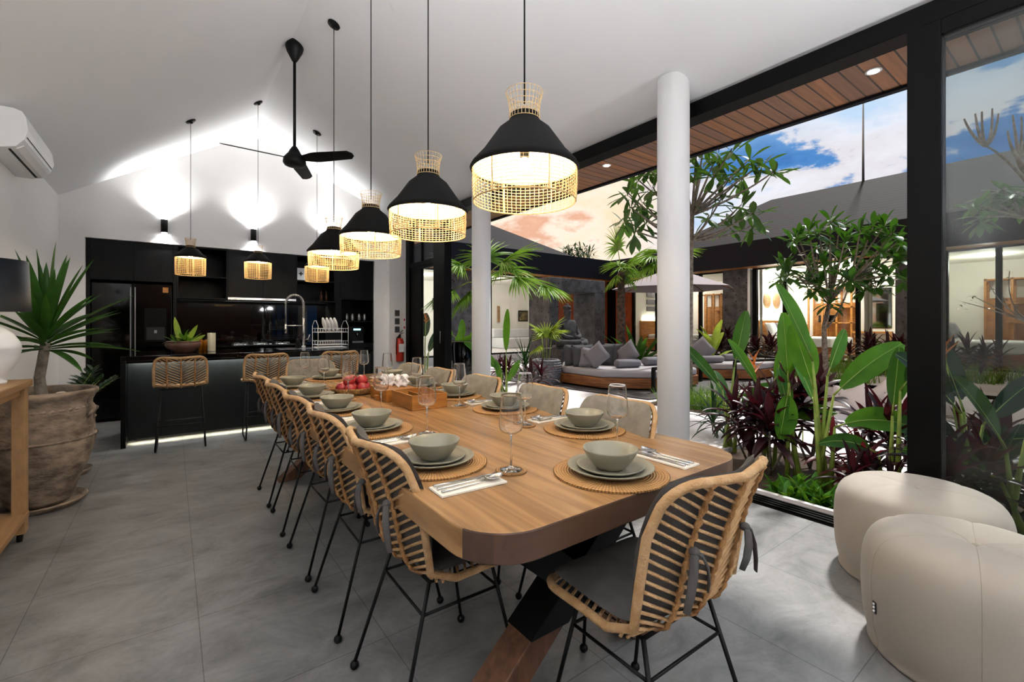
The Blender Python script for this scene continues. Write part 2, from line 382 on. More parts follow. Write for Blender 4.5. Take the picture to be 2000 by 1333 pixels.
def placemat_mat():
    m, n, l, b = nodes_of('placemat_weave'); tc = n.new('ShaderNodeTexCoord')
    sp = n.new('ShaderNodeSeparateXYZ'); l.new(tc.outputs['Object'], sp.inputs[0])
    ln = n.new('ShaderNodeVectorMath'); ln.operation = 'LENGTH'; mv = n.new('ShaderNodeVectorMath'); mv.operation = 'MULTIPLY'; mv.inputs[1].default_value = (1, 1, 0)
    l.new(tc.outputs['Object'], mv.inputs[0]); l.new(mv.outputs[0], ln.inputs[0])
    def sn(src, k):
        a = n.new('ShaderNodeMath'); a.operation = 'MULTIPLY'; a.inputs[1].default_value = k; l.new(src, a.inputs[0])
        s_ = n.new('ShaderNodeMath'); s_.operation = 'SINE'; l.new(a.outputs[0], s_.inputs[0]); return s_.outputs[0]
    at = n.new('ShaderNodeMath'); at.operation = 'ARCTAN2'; l.new(sp.outputs[1], at.inputs[0]); l.new(sp.outputs[0], at.inputs[1])
    rings = sn(ln.outputs['Value'], 700.); spk = sn(at.outputs[0], 110.)
    ad = n.new('ShaderNodeMath'); ad.operation = 'ADD'; l.new(rings, ad.inputs[0]); l.new(spk, ad.inputs[1])
    mr = n.new('ShaderNodeMapRange'); mr.inputs[1].default_value = -2; mr.inputs[2].default_value = 1.4; l.new(ad.outputs[0], mr.inputs[0])
    c = mixc(n, l, mr.outputs[0], S('7A4E22'), S('CE9A5C')); l.new(c, b.inputs['Base Color']); b.inputs['Roughness'].default_value = .55
    bp = n.new('ShaderNodeBump'); bp.inputs['Strength'].default_value = .8; bp.inputs['Distance'].default_value = .002; l.new(ad.outputs[0], bp.inputs['Height']); l.new(bp.outputs[0], b.inputs['Normal'])
placemat_mat()
def roof_mat():
    m, n, l, b = nodes_of('roof_shingle'); tc = n.new('ShaderNodeTexCoord'); w = n.new('ShaderNodeTexWave'); w.bands_direction = 'Z'; w.wave_profile = 'SAW'
    w.inputs['Scale'].default_value = 3.2; w.inputs['Distortion'].default_value = .6; w.inputs['Detail'].default_value = 3; w.inputs['Detail Scale'].default_value = 3; l.new(tc.outputs['Object'], w.inputs[0])
    c = mixc(n, l, w.outputs[0], S('19191C'), S('2B2A2F')); l.new(c, b.inputs['Base Color']); b.inputs['Roughness'].default_value = .8; b.inputs['Specular IOR Level'].default_value = .12
roof_mat()

# gaps, cracks and knots of the old table boards
def table_marks():
    m = MATS['table_wood']; n = m.node_tree.nodes; l = m.node_tree.links; b = n['Principled BSDF']; tc = n.new('ShaderNodeTexCoord')
    mp = n.new('ShaderNodeMapping'); mp.inputs['Scale'].default_value = (16, 2.2, 1); mp.inputs['Location'].default_value = (3.3, .4, 0); l.new(tc.outputs['Object'], mp.inputs[0])
    v = n.new('ShaderNodeTexVoronoi'); v.inputs['Scale'].default_value = .9; v.inputs['Randomness'].default_value = 1; l.new(mp.outputs[0], v.inputs[0])
    r = ramp_node(n, [(.0, (1, 1, 1)), (.055, (1, 1, 1)), (.09, (0, 0, 0))]); l.new(v.outputs['Distance'], r.inputs[0])
    old = b.inputs['Base Color'].links[0].from_socket; c = mixc(n, l, r.outputs[0], old, S('3A2414')); l.new(c, b.inputs['Base Color'])
table_marks()
def pits(nm, col, sc):
    m = MATS[nm]; n = m.node_tree.nodes; l = m.node_tree.links; b = n['Principled BSDF']; tc = n.new('ShaderNodeTexCoord')
    v = n.new('ShaderNodeTexVoronoi'); v.inputs['Scale'].default_value = sc; l.new(tc.outputs['Object'], v.inputs[0])
    r = ramp_node(n, [(.0, (1, 1, 1)), (.13, (1, 1, 1)), (.2, (0, 0, 0))]); l.new(v.outputs['Distance'], r.inputs[0])
    old = b.inputs['Base Color'].links[0].from_socket; c = mixc(n, l, r.outputs[0], old, S(col)); l.new(c, b.inputs['Base Color'])
pits('stone', '222223', 7)
# ================================================================ SETTING
XL, XR, YB, YF = -1.09, 3.315, 7.6, -5.0
RX, RZ, EL, ER = .93, 4.0, 2.785, 2.975
def ceil_z(x): return EL+(x-XL)*(RZ-EL)/(RX-XL) if x < RX else RZ-(x-RX)*(RZ-ER)/(XR-RX)
struct(MB().box(XL-.2, 3.42, YF-.2, 8.4, -.12, 0).build('floor', 'floor_tile'))
c = MB()
for (xa, za, xb, zb) in ((XL-.2, ceil_z(XL)-.12, RX, RZ), (RX, RZ, 3.42, ER-.035)):
    v = [(xa, YF-.2, za), (xb, YF-.2, zb), (xb, YF-.2, zb+.12), (xa, YF-.2, za+.12), (xa, 8.4, za), (xb, 8.4, zb), (xb, 8.4, zb+.12), (xa, 8.4, za+.12)]
    c.add(v, [(0, 1, 2, 3), (7, 6, 5, 4), (0, 4, 5, 1), (3, 2, 6, 7), (0, 3, 7, 4), (1, 5, 6, 2)], False)
struct(c.build('ceiling', 'ceiling_white'))
struct(MB().box(XL-.2, XL, YF-.2, 8.4, 0, 2.9).build('wall_left', 'wall_white'))
# kitchen wall with its alcove
AX0, AX1, AZ = -.856, 2.764, 2.31
struct(MB().box(XL, AX0, YB, YB+.12, 0, AZ).build('wall_back_left', 'wall_white')); struct(MB().box(AX1, 3.33, YB, YB+.12, 0, AZ).build('wall_back_right', 'wall_white'))
w = MB(); w.add([(XL, YB, AZ), (3.33, YB, AZ), (3.33, YB, 2.98), (RX, YB, 4.02), (XL, YB, 2.80), (XL, YB+.12, AZ), (3.33, YB+.12, AZ), (3.33, YB+.12, 2.98), (RX, YB+.12, 4.02), (XL, YB+.12, 2.80)],
      [(0, 1, 2, 3, 4), (9, 8, 7, 6, 5), (0, 5, 6, 1), (1, 6, 7, 2), (0, 4, 9, 5)], False)
struct(w.build('wall_back', 'wall_white')); struct(MB().box(2.97, 3.33, 7.47, YB, 0, 3.05).build('wall_pier', 'wall_white'), 'white wall pier beside the glass door')
struct(MB().box(AX0-.1, AX1+.1, 8.3, 8.4, 0, AZ+.1).build('wall_alcove_back', 'black_cab')); struct(MB().box(AX0, AX1, YB+.12, 8.3, AZ+.002, AZ+.1).build('wall_alcove_top', 'black_cab'))
struct(MB().box(AX0-.1, AX0, YB+.12, 8.3, 0, AZ).build('wall_alcove_left', 'black_cab')); struct(MB().box(AX1+.006, AX1+.1, YB+.12, 8.3, 0, AZ).build('wall_alcove_right', 'black_cab'))
w = MB()
w.add([(XL, YF, 0), (3.42, YF, 0), (3.42, YF, 2.96), (RX, YF, 4.02), (XL, YF, 2.80)], [(0, 1, 2, 3, 4)], False)
struct(w.build('wall_front', 'wood_foot'), 'unseen wall behind the camera, made dark to cut fill light')  # dark surface chosen to weaken bounce from the unseen end wall
# header beam, threshold tracks, eave
struct(MB().box(3.26, 3.42, YF, 7.47, 2.862, 2.98).build('trim_1', 'black_frame', bevel=.004), 'black steel beam running above the glass doors')
t = MB()
t.box(3.24, 3.42, .57, 6.04, 0.0, .006)
for x in (3.25, 3.29, 3.33, 3.37): t.box(x, x+.018, .57, 6.04, .006, .02)
struct(t.build('trim_2', 'black_frame'), 'black sliding-door track in the floor')
struct(MB().box(3.42, 3.98, YF, 9.2, 2.87, 2.93).build('trim_3', 'soffit_wood'), 'timber boarded soffit under the eave')
t = MB(); t.box(3.98, 4.03, YF, 9.2, 2.85, 2.90); t.box(4.03, 4.07, YF, 9.2, 2.868, 3.02)
struct(t.build('trim_4', 'fascia'), 'dark fascia along the eave edge')
r = MB()
for (xa, za, xb, zb) in ((-1.9, 2.5, RX, 4.2), (RX, 4.2, 4.09, 3.02)):
    v = [(xa, YF-.5, za), (xb, YF-.5, zb), (xb, YF-.5, zb+.06), (xa, YF-.5, za+.06), (xa, 9.2, za), (xb, 9.2, zb), (xb, 9.2, zb+.06), (xa, 9.2, za+.06)]
    r.add(v, [(0, 1, 2, 3), (7, 6, 5, 4), (0, 4, 5, 1), (3, 2, 6, 7), (0, 3, 7, 4), (1, 5, 6, 2)], False)
o = r.build('roof', 'roof'); struct(o, 'roof over the dining room')
# window beside the kitchen
def frame_box(m, y0, y1, z0, z1, x=3.315, d=.05): m.box(x-d/2, x+d/2, y0, y1, z0, z1)
wr = D.objects.new('window_1', None); COL.objects.link(wr); wr.location = (3.315, 6.8, 0); struct(wr, 'glass door and transom beside the kitchen')
f = MB(wr); y853, y825, y875 = at_x(853, 3.315), at_x(825, 3.315), at_x(875, 3.315)
frame_box(f, 7.33, 7.47, 0, 2.862, d=.10); frame_box(f, y825, 7.33, 0, 2.2, 3.315); frame_box(f, y875, y853, 0, 2.862, d=.12)
frame_box(f, y853, 7.33, 2.2, 2.27, d=.08); frame_box(f, y853, y825, 2.15, 2.2); frame_box(f, y853, y825, 0, .12); frame_box(f, y825-.02, y825+.02, 2.27, 2.862)
f.build('frame', 'black_frame', bevel=.004)
MB(wr).box(3.308, 3.322, y853, 7.33, .1, 2.2).box(3.308, 3.322, y853, 7.33, 2.27, 2.862).build('pane', 'pane')
MB(wr).box(3.235, 3.25, y875+.1, y875+.13, .95, 1.13).build('handle', 'steel', bevel=.004)
# stacked sliding leaves on the right
wr = D.objects.new('window_2', None); COL.objects.link(wr); wr.location = (3.315, .5, 0); struct(wr, 'stacked sliding glass doors at the right of the opening')
f = MB(wr); y0, y1 = at_x(1843, 3.315), at_x(1777, 3.315)
for x in (3.275, 3.315, 3.355):
    frame_box(f, y0 if x > 3.3 else y0-.0, y1, 0.0, 2.862, x, .036)
    frame_box(f, -.85, y0, 2.78, 2.862, x, .036); frame_box(f, -.85, y0, 0.0, .09, x, .036); frame_box(f, -.93, -.85, 0, 2.862, x, .036)
f.build('frame', 'black_frame', bevel=.003)
g = MB(wr)
for x in (3.275, 3.355): g.box(x-.004, x+.004, -.85, y0, .09, 2.78)
g.build('pane', 'pane_dark')
wr = D.objects.new('window_3', None); COL.objects.link(wr); wr.location = (3.315, -3, 0); struct(wr, 'glass wall beside the sitting area')
f = MB(wr)
for y in (-.95, -2.3, -3.65, -5.0): frame_box(f, y-.0, y+.07, 0, 2.862)
frame_box(f, -5, -.93, 2.78, 2.862); frame_box(f, -5, -.93, 0, .08); f.build('frame', 'black_frame')
MB(wr).box(3.311, 3.319, -4.93, -.95, .08, 2.78).build('pane', 'pane')
# round columns
for k, (y, lab) in enumerate(((at_x(1315, 3.08), 'white round column nearest, between table and garden'), (at_x(940, 3.08), 'white round column further back, beside the palm'))):
    m = MB(smooth=True); m.cyl(3.08, y, 0, 3.12, .118, 48); o = m.build('column', 'wall_white'); tag(o, lab, 'column'); struct(o)

# ================================================================ CEILING AND WALL FITTINGS
def fan():
    x, y = .96, 4.84; zc = ceil_z(x)
    t = thing('ceiling_fan', 'black three-blade ceiling fan on a long rod under the ridge', 'ceiling fan', (x, y, 2.85))
    m = MB(t, True); m.lathe([(1e-6, zc+.02), (.075, zc+.01), (.082, zc-.04), (.072, zc-.08), (.03, zc-.16), (.016, zc-.18), (1e-6, zc-.18)], (x, y, 0), 28); m.build('canopy', 'black_metal')
    MB(t, True).tube([(x, y, zc-.17), (x, y, 2.93)], .014, 12).build('rod', 'black_metal')
    m = MB(t, True); m.lathe([(1e-6, .13), (.02, .13), (.04, .10), (.06, .06), (.075, .045), (.10, .01), (.105, -.03), (.09, -.055), (.06, -.065), (1e-6, -.065)], (x, y, 2.85), 32); m.build('motor', 'black_metal')
    for a in (182, -47, 66):
        a = radians(a); d = Vector((cos(a), sin(a), 0)); s_ = Vector((-sin(a), cos(a), 0)); m = MB(t)
        vs = []; N = 14
        for i in range(N+1):
            q = i/N; r_ = .09+.53*q; wf = .035+.03*min(1, q*4) if q < .25 else .065-.018*(q-.25)
            if q > .93: wf *= sqrt(max(0.05, 1-((q-.93)/.075)**2))
            tilt = -.35
            for sd in (-1, 1):
                for zz in (.004, -.004):
                    p = Vector((x, y, 2.86))+d*r_+s_*(sd*wf*cos(tilt))+Vector((0, 0, sd*wf*sin(tilt)+zz)); vs.append(p)
        fs = []
        for i in range(N):
            b_ = i*4; n_ = b_+4; fs += [(b_, n_, n_+2, b_+2), (b_+1, b_+3, n_+3, n_+1), (b_, b_+1, n_+1, n_), (b_+2, n_+2, n_+3, b_+3)]
        fs += [(0, 2, 3, 1), (N*4, N*4+1, N*4+3, N*4+2)]
        m.add(vs, fs, False); m.build('blade', 'black_metal')
fan()
def aircon():
    t = thing('air_conditioner', 'white split air conditioner mounted high on the left wall', 'air conditioner', (XL, 4.85, 2.53))
    prof = [(0, .30), (.16, .30), (.205, .285), (.225, .24), (.235, .15), (.215, .08), (.17, .02), (.10, 0), (0, 0)]
    y0, y1 = 4.85, 5.78; n = len(prof)
    m = MB(t); vs = [(XL+a, y, 2.53+b) for y in (y0, y1) for a, b in prof]
    m.add(vs, [tuple(range(n)), tuple(range(n, 2*n))[::-1]]+[(i, n+i, n+(i+1) % n, (i+1) % n) for i in range(n)], False)
    m.build('body', 'white_plastic', bevel=.006)
    m = MB(t); m.bar((XL+.185, y0+.05, 2.53+.031), (XL+.185, y1-.05, 2.53+.031), .05, .006, up=(.6, 0, -.8)); m.build('vane', 'white_paint')
    m = MB(t); m.bar((XL+.13, y0+.05, 2.538), (XL+.13, y1-.05, 2.538), .014, .006, up=(.3, 0, -1)); m.bar((XL+.225, y0+.03, 2.53+.105), (XL+.225, y1-.03, 2.53+.105), .004, .004, up=(.9, 0, -.4)); m.build('slot', 'dark_slot')
aircon()
# pendant lamps
def pendant(name, R, z0, z1, z2, z3, rc, label, e):
    # z0 bottom, z1 shade brim, z2 shade top, z3 collar top; built about the origin at z0
    t = thing(name, label, 'pendant lamp', (0, 0, 0))
    H1, H2, H3 = z1-z0, z2-z0, z3-z0; N = 64 if R > .2 else 44; tr = .0013 if R > .2 else .0012
    m = MB(t, True)
    def rad(q): return R*(.965+.02*q+.01*sin(pi*q))
    M_ = 10
    for k in range(N):
        a = 2*pi*k/N; m.tube([(rad(q)*cos(a), rad(q)*sin(a), H1*q*1.0) for q in (0, .5, 1)], tr*(1.0), 4, caps=False)
    for j in range(M_+1):
        q = j/M_; r_ = rad(q); m.tube([(r_*cos(2*pi*k/40), r_*sin(2*pi*k/40), H1*q) for k in range(40)], tr if 0 < j < M_ else tr*2.6, 4, closed=True)
    for k in range(6):
        a = 2*pi*k/6+.3; m.tube([(rad(q)*cos(a), rad(q)*sin(a), H1*q) for q in (0, .5, 1)], tr*2.4, 5, caps=False)
    m.build('cage', 'cane_lamp')
    prof = [(R*1.0, H1-.012), (R*1.035, H1), (R*1.0, H1+.014), (R*.80, H1+(H2-H1)*.28), (R*.50, H1+(H2-H1)*.70), (rc*1.04, H2-.03), (rc*.95, H2-.015), (rc*.93, H2)]
    m = MB(t, True); m.v = []
    def open_lathe(m, prof, n=48):
        vs = []; fs = []
        for r_, z in prof:
            for k in range(n): vs.append((r_*cos(2*pi*k/n), r_*sin(2*pi*k/n), z))
        for i in range(len(prof)-1):
            for k in range(n): fs.append((i*n+k, i*n+(k+1) % n, (i+1)*n+(k+1) % n, (i+1)*n+k))
        m.add(vs, fs, True)
    open_lathe(m, prof); m.build('shade', 'shade_black')
    m = MB(t, True); open_lathe(m, [(r_-.006, z-.001) for r_, z in prof[1:-1]]+[(.02, H2-.03)]); m.build('shade_liner', 'shade_liner')
    m = MB(t, True); Nc = 26
    def rc_(q): return rc*(1.0+.22*q-.10*sin(pi*q))
    for k in range(Nc):
        a = 2*pi*k/Nc; m.tube([(rc_(q)*cos(a), rc_(q)*sin(a), H2-.02+(H3-H2+.02)*q) for q in (0, .33, .66, 1)], tr, 4, caps=False)
    for j in range(6):
        q = j/5; m.tube([(rc_(q)*cos(2*pi*k/24), rc_(q)*sin(2*pi*k/24), H2-.02+(H3-H2+.02)*q) for k in range(24)], tr*1.1, 4, closed=True)
    m.build('collar', 'cane_lamp')
    m = MB(t, True); m.tube([(0, 0, H1+.045), (0, 0, H1+.10)], .018, 12); m.build('socket', 'black_metal')
    bl = MB(t, True); bl.sphere((0, 0, H1+.02), .026, 14, 10); bl.build('bulb', 'bulb')
    return t
def hang(tr, x, y, z0, zc, label, group, e):
    r = dup(tr, (x, y, z0), label=label, group=group)
    m = MB(r, True); m.tube([(x, y, z0+tr[2]), (x, y, zc)], .0035 if tr[3] > .2 else .0028, 6); m.build('cord', 'black_metal')
    sl = (RZ-EL)/(RX-XL) if x < RX else -(RZ-ER)/(XR-RX)
    m = MB(r, True); m.lathe([(1e-6, -.03), (.012, -.028), (.016, -.012), (.052, -.010), (.055, .0), (1e-6, .0)], (0, 0, 0), 20)
    rot = Matrix.Rotation(-math.atan(sl), 3, 'Y'); m.v = [rot @ (p+m.off)+Vector((x, y, zc))-m.off for p in m.v]
    m.build('ceiling_rose', 'black_metal')
    light('POINT', 'lamp_light', (x, y, z0+tr[4]+.005), e, (1, .82, .57), r, .03)
    return r
class TR(tuple): pass
pt = pendant('pendant_lamp', .215, 1.745, 1.88, 2.10, 2.19, .062, '', 6)
big = TR(tree(pt)+(.40, .215, .135)); ys = (1.455, 2.325, 3.24, 4.18)
def dup(tr, loc=None, rz=None, label=None, group=None, parent=None, scale=None):
    o, ch = tr[0], tr[1]; c = o.copy(); COL.objects.link(c); c.parent = parent
    if loc is not None: c.location = loc
    if rz is not None: c.rotation_euler = (0, 0, rz)
    if label: c['label'] = label
    if group: c['group'] = group
    if scale: c.scale = (scale,)*3
    for t in ch: dup(t, parent=c)
    return c
def wipe(tr):
    for t in tr[1]: wipe(t)
    D.objects.remove(tr[0])
for y, w_ in zip(ys, ('nearest and largest black and rattan pendant lamp over the dining table', 'second nearest black and rattan pendant lamp over the dining table', 'third nearest black and rattan pendant lamp over the dining table', 'farthest black and rattan pendant lamp over the dining table')):
    hang(big, 1.15, y, 1.745, ceil_z(1.15)-.002, w_, 'pendant lamps in a row over the dining table', PE)
wipe(big)
pt = pendant('pendant_lamp', .148, 1.80, 2.00, 2.13, 2.21, .045, '', 6)
sm = TR(tree(pt)+(.40, .148, .2))
for x, w_ in ((.168, 'small rattan pendant lamp over the left end of the kitchen island'), (.84, 'small rattan pendant lamp over the middle of the kitchen island'), (1.52, 'small rattan pendant lamp over the right half of the island, behind bigger lamps')):
    hang(sm, x, 6.3, 1.80, ceil_z(x)-.002, w_, 'small pendant lamps over the kitchen island', PE*.4)
wipe(sm)
# wall lights above the cabinets
for x, w_ in ((-.082, 'black cylinder wall light above the fridge'), (.948, 'black cylinder wall light above the cooker hood'), (2.0, 'black cylinder wall light above the right-hand cabinets')):
    t = thing('wall_light', w_, 'wall light', (x, YB-.06, 2.53), group='up-down wall lights above the kitchen cabinets')
    MB(t, True).lathe([(.034, -.085), (.038, -.085), (.038, .085), (.034, .085)], (x, YB-.06, 2.53), 24).build('body', 'black_metal')
    MB(t).box(x-.02, x+.02, YB-.03, YB, 2.51, 2.55).build('bracket', 'black_metal')
    MB(t, True).cyl(x, YB-.06, 2.53-.0875, 2.53-.0855, .031, 16).build('lens', 'led_bright')
    MB(t, True).cyl(x, YB-.06, 2.53+.0855, 2.53+.0875, .031, 16).build('lens', 'led_bright')
    light('SPOT', 'lamp_light', (x, YB-.075, 2.53+.09), WALLUP, (1, .98, .95), t, .03, radians(135), 1., (0, .12, 1))
    light('SPOT', 'lamp_light', (x, YB-.075, 2.53-.09), WALLUP*.3, (1, .98, .95), t, .03, radians(120), .7, (0, .1, -1))
# eave downlights
for px_, yy, w_ in ((3.60, .95, 'round downlight in the timber soffit near the right door stack'), (3.56, 3.15, 'round downlight in the timber soffit left of the column')):
    t = thing('downlight', w_, 'downlight', (px_, yy, 2.868), group='downlights in the timber soffit')
    m = MB(t, True); m.lathe([(.030, -.004), (.045, -.004), (.045, .001), (.030, .001)], (px_, yy, 2.868), 24); m.build('ring', 'white_paint')
    MB(t, True).cyl(px_, yy, 2.862, 2.8665, .030, 20).build('lens', 'led_bright')
    light('SPOT', 'lamp_light', (px_, yy, 2.855), 25, (1, .96, .9), t, .03, radians(100), .6, (0, 0, -1))

# wall uplights added out of view to brighten ceiling and walls
for i, (x, y, z, tg, w_) in enumerate(((XL+.09, 1.0, 2.0, (.5, .1, 1), 'added fill uplight on the left wall, out of view'), (.1, YF+.09, 2.2, (-.1, .7, 1), 'added fill uplight on the unseen end wall, left'), (1.9, YF+.09, 2.2, (-.1, .7, 1), 'added fill uplight on the unseen end wall, right'))):
    t = thing('added_wall_uplight', w_, 'wall light', (x, y, z)); MB(t, True).lathe([(.05, -.05), (.08, .03), (.085, .05), (.07, .04), (.05, 0)], (x, y, z), 24).build('body', 'white_paint')
    MB(t, True).cyl(x, y, z+.02, z+.03, .05, 16).build('lens', 'led_bright'); light('SPOT', 'lamp_light', (x, y, z+.06), FILL_UPL*(.7 if i == 0 else 1), (.97, .98, 1), t, .06, radians(118), .9, tg)
for x, y, w_ in ((2.85, -2.0, 'added floor fill lamp by the glass wall behind the camera, nearer one'), (2.85, -3.6, 'added floor fill lamp by the glass wall behind the camera, farther one')):  # standing lamps added off-camera to lift the ceiling and left wall
    t = thing('added_floor_uplighter', w_, 'added fill lamp', (x, y, 0)); MB(t, True).cyl(x, y, 0, .03, .15, 28).build('base', 'white_paint'); MB(t, True).tube([(x, y, .03), (x, y, 1.65)], .012, 10).build('pole', 'white_paint')
    MB(t, True).lathe([(.02, 1.62), (.10, 1.68), (.15, 1.76), (.145, 1.76), (.09, 1.69)], (x, y, 0), 30).build('bowl', 'white_paint'); MB(t, True).cyl(x, y, 1.70, 1.71, .05, 16).build('lens', 'led_bright')
    light('SPOT', 'lamp_light', (x, y, 1.76), FILL_UPL*1.1, (.97, .98, 1), t, .08, radians(140), .8, (-.75, .55, 1))
# ================================================================ DINING TABLE
TX0, TX1, TY0, TY1, TZ = .55, 1.735, .835, 4.38, .76
def rrect(x0, x1, y0, y1, r, n=10):
    P = []
    for cx, cy, a0 in ((x1-r, y1-r, 0), (x0+r, y1-r, 90), (x0+r, y0+r, 180), (x1-r, y0+r, 270)):
        for i in range(n+1):
            a = radians(a0+90*i/n); P.append((cx+r*cos(a), cy+r*sin(a)))
    return P
t = thing('dining_table', 'long solid wooden dining table with rounded corners and crossed legs', 'dining table', ((TX0+TX1)/2, (TY0+TY1)/2, 0))
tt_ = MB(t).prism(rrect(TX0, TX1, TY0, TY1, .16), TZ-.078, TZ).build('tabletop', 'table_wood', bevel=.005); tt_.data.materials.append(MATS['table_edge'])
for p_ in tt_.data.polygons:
    if abs(p_.normal.y) > .25: p_.material_index = 1        # end grain, with the shade on the ends put into its dark colour
xc = (TX0+TX1)/2
for yy in (1.2, 4.0):
    for sgn in (-1, 1):
        dy = .0
        a = Vector((xc-sgn*.40, yy+dy, .0)); b = Vector((xc+sgn*.40, yy+dy, TZ-.085)); d = b-a
        o = MB(t); 
        def slab(m, p, q, wd, th):
            # beam cut level at both ends
            m.add([(p.x-wd/2, p.y-th/2, p.z), (p.x+wd/2, p.y-th/2, p.z), (q.x+wd/2, q.y-th/2, q.z), (q.x-wd/2, q.y-th/2, q.z),
                   (p.x-wd/2, p.y+th/2, p.z), (p.x+wd/2, p.y+th/2, p.z), (q.x+wd/2, q.y+th/2, q.z), (q.x-wd/2, q.y+th/2, q.z)],
                  [(0, 1, 2, 3), (7, 6, 5, 4), (0, 4, 5, 1), (1, 5, 6, 2), (2, 6, 7, 3), (3, 7, 4, 0)], False)
        slab(o, a, a+d*.34, .15, .12 if sgn > 0 else .118); leg = o.build('leg', 'wood_foot', bevel=.005)
        o = MB(t); slab(o, a+d*.33, b, .165, .135 if sgn > 0 else .129); o.build('steel_sleeve', 'black_metal', parent=leg, bevel=.003)
    m = MB(t); m.box(xc-.5, xc+.5, yy-.10, yy+.10, TZ-.092, TZ-.078); m.build('mounting_plate', 'black_metal', bevel=.002)
for s_ in (-1, 1):
    m = MB(t, True); m.tube([(xc+s_*.30, 1.0, TZ-.1), (xc, 1.5, .36), (xc, 3.7, .36), (xc+s_*.3, 4.2, TZ-.1)], .008, 8); m.build('tie_rod', 'black_metal')

# ================================================================ RATTAN CHAIRS
def spl(P, q):
    n = len(P)-1; f = min(max(q, 0), 1)*n; i = min(int(f), n-1); t = f-i
    p0, p1, p2, p3 = P[max(i-1, 0)], P[i], P[i+1], P[min(i+2, n)]
    return tuple(.5*((2*b)+(-a+c)*t+(2*a-5*b+4*c-d)*t*t+(-a+3*b-3*c+d)*t**3) for a, b, c, d in zip(p0, p1, p2, p3))
class Shell:
    def __init__(s, P, w, rc):
        s.P = P; s.w = w; s.rc = rc; N = 120; s.tab = [0.]; pts = [spl(P, i/N) for i in range(N+1)]
        for i in range(N): s.tab.append(s.tab[-1]+sqrt((pts[i+1][0]-pts[i][0])**2+(pts[i+1][1]-pts[i][1])**2))
        s.L = s.tab[-1]; s.N = N
    def q(s, L_):
        L_ = min(max(L_, 0), s.L)
        for i in range(s.N):
            if s.tab[i+1] >= L_: return (i+(L_-s.tab[i])/max(1e-9, s.tab[i+1]-s.tab[i]))/s.N
        return 1.
    def half(s, L_):                      # half width of the outline at arc length L_
        r = s.rc; e = min(L_, s.L-L_)
        wd = s.w*(1-.06*max(0, L_/s.L-.5))
        if e < r: return wd-r+sqrt(max(0, r*r-(r-e)**2))
        return wd
    def pos(s, u, L_, off=0.):
        a = s.q(L_); y, z = spl(s.P, a); y2, z2 = spl(s.P, min(1, a+.01)); y1, z1 = spl(s.P, max(0, a-.01))
        t = Vector((0, y2-y1, z2-z1)).normalized(); nrm = Vector((0, -t.z, t.y))  # towards the sitter / up
        if nrm.z < 0 and abs(nrm.y) < .5: nrm = -nrm
        k = 1.1*(max(0, min(1, (L_/s.L-.35)*3)))+.35
        return Vector((u, y, z))+nrm*(off+k*u*u) if True else None
def nsign(P):
    return 1
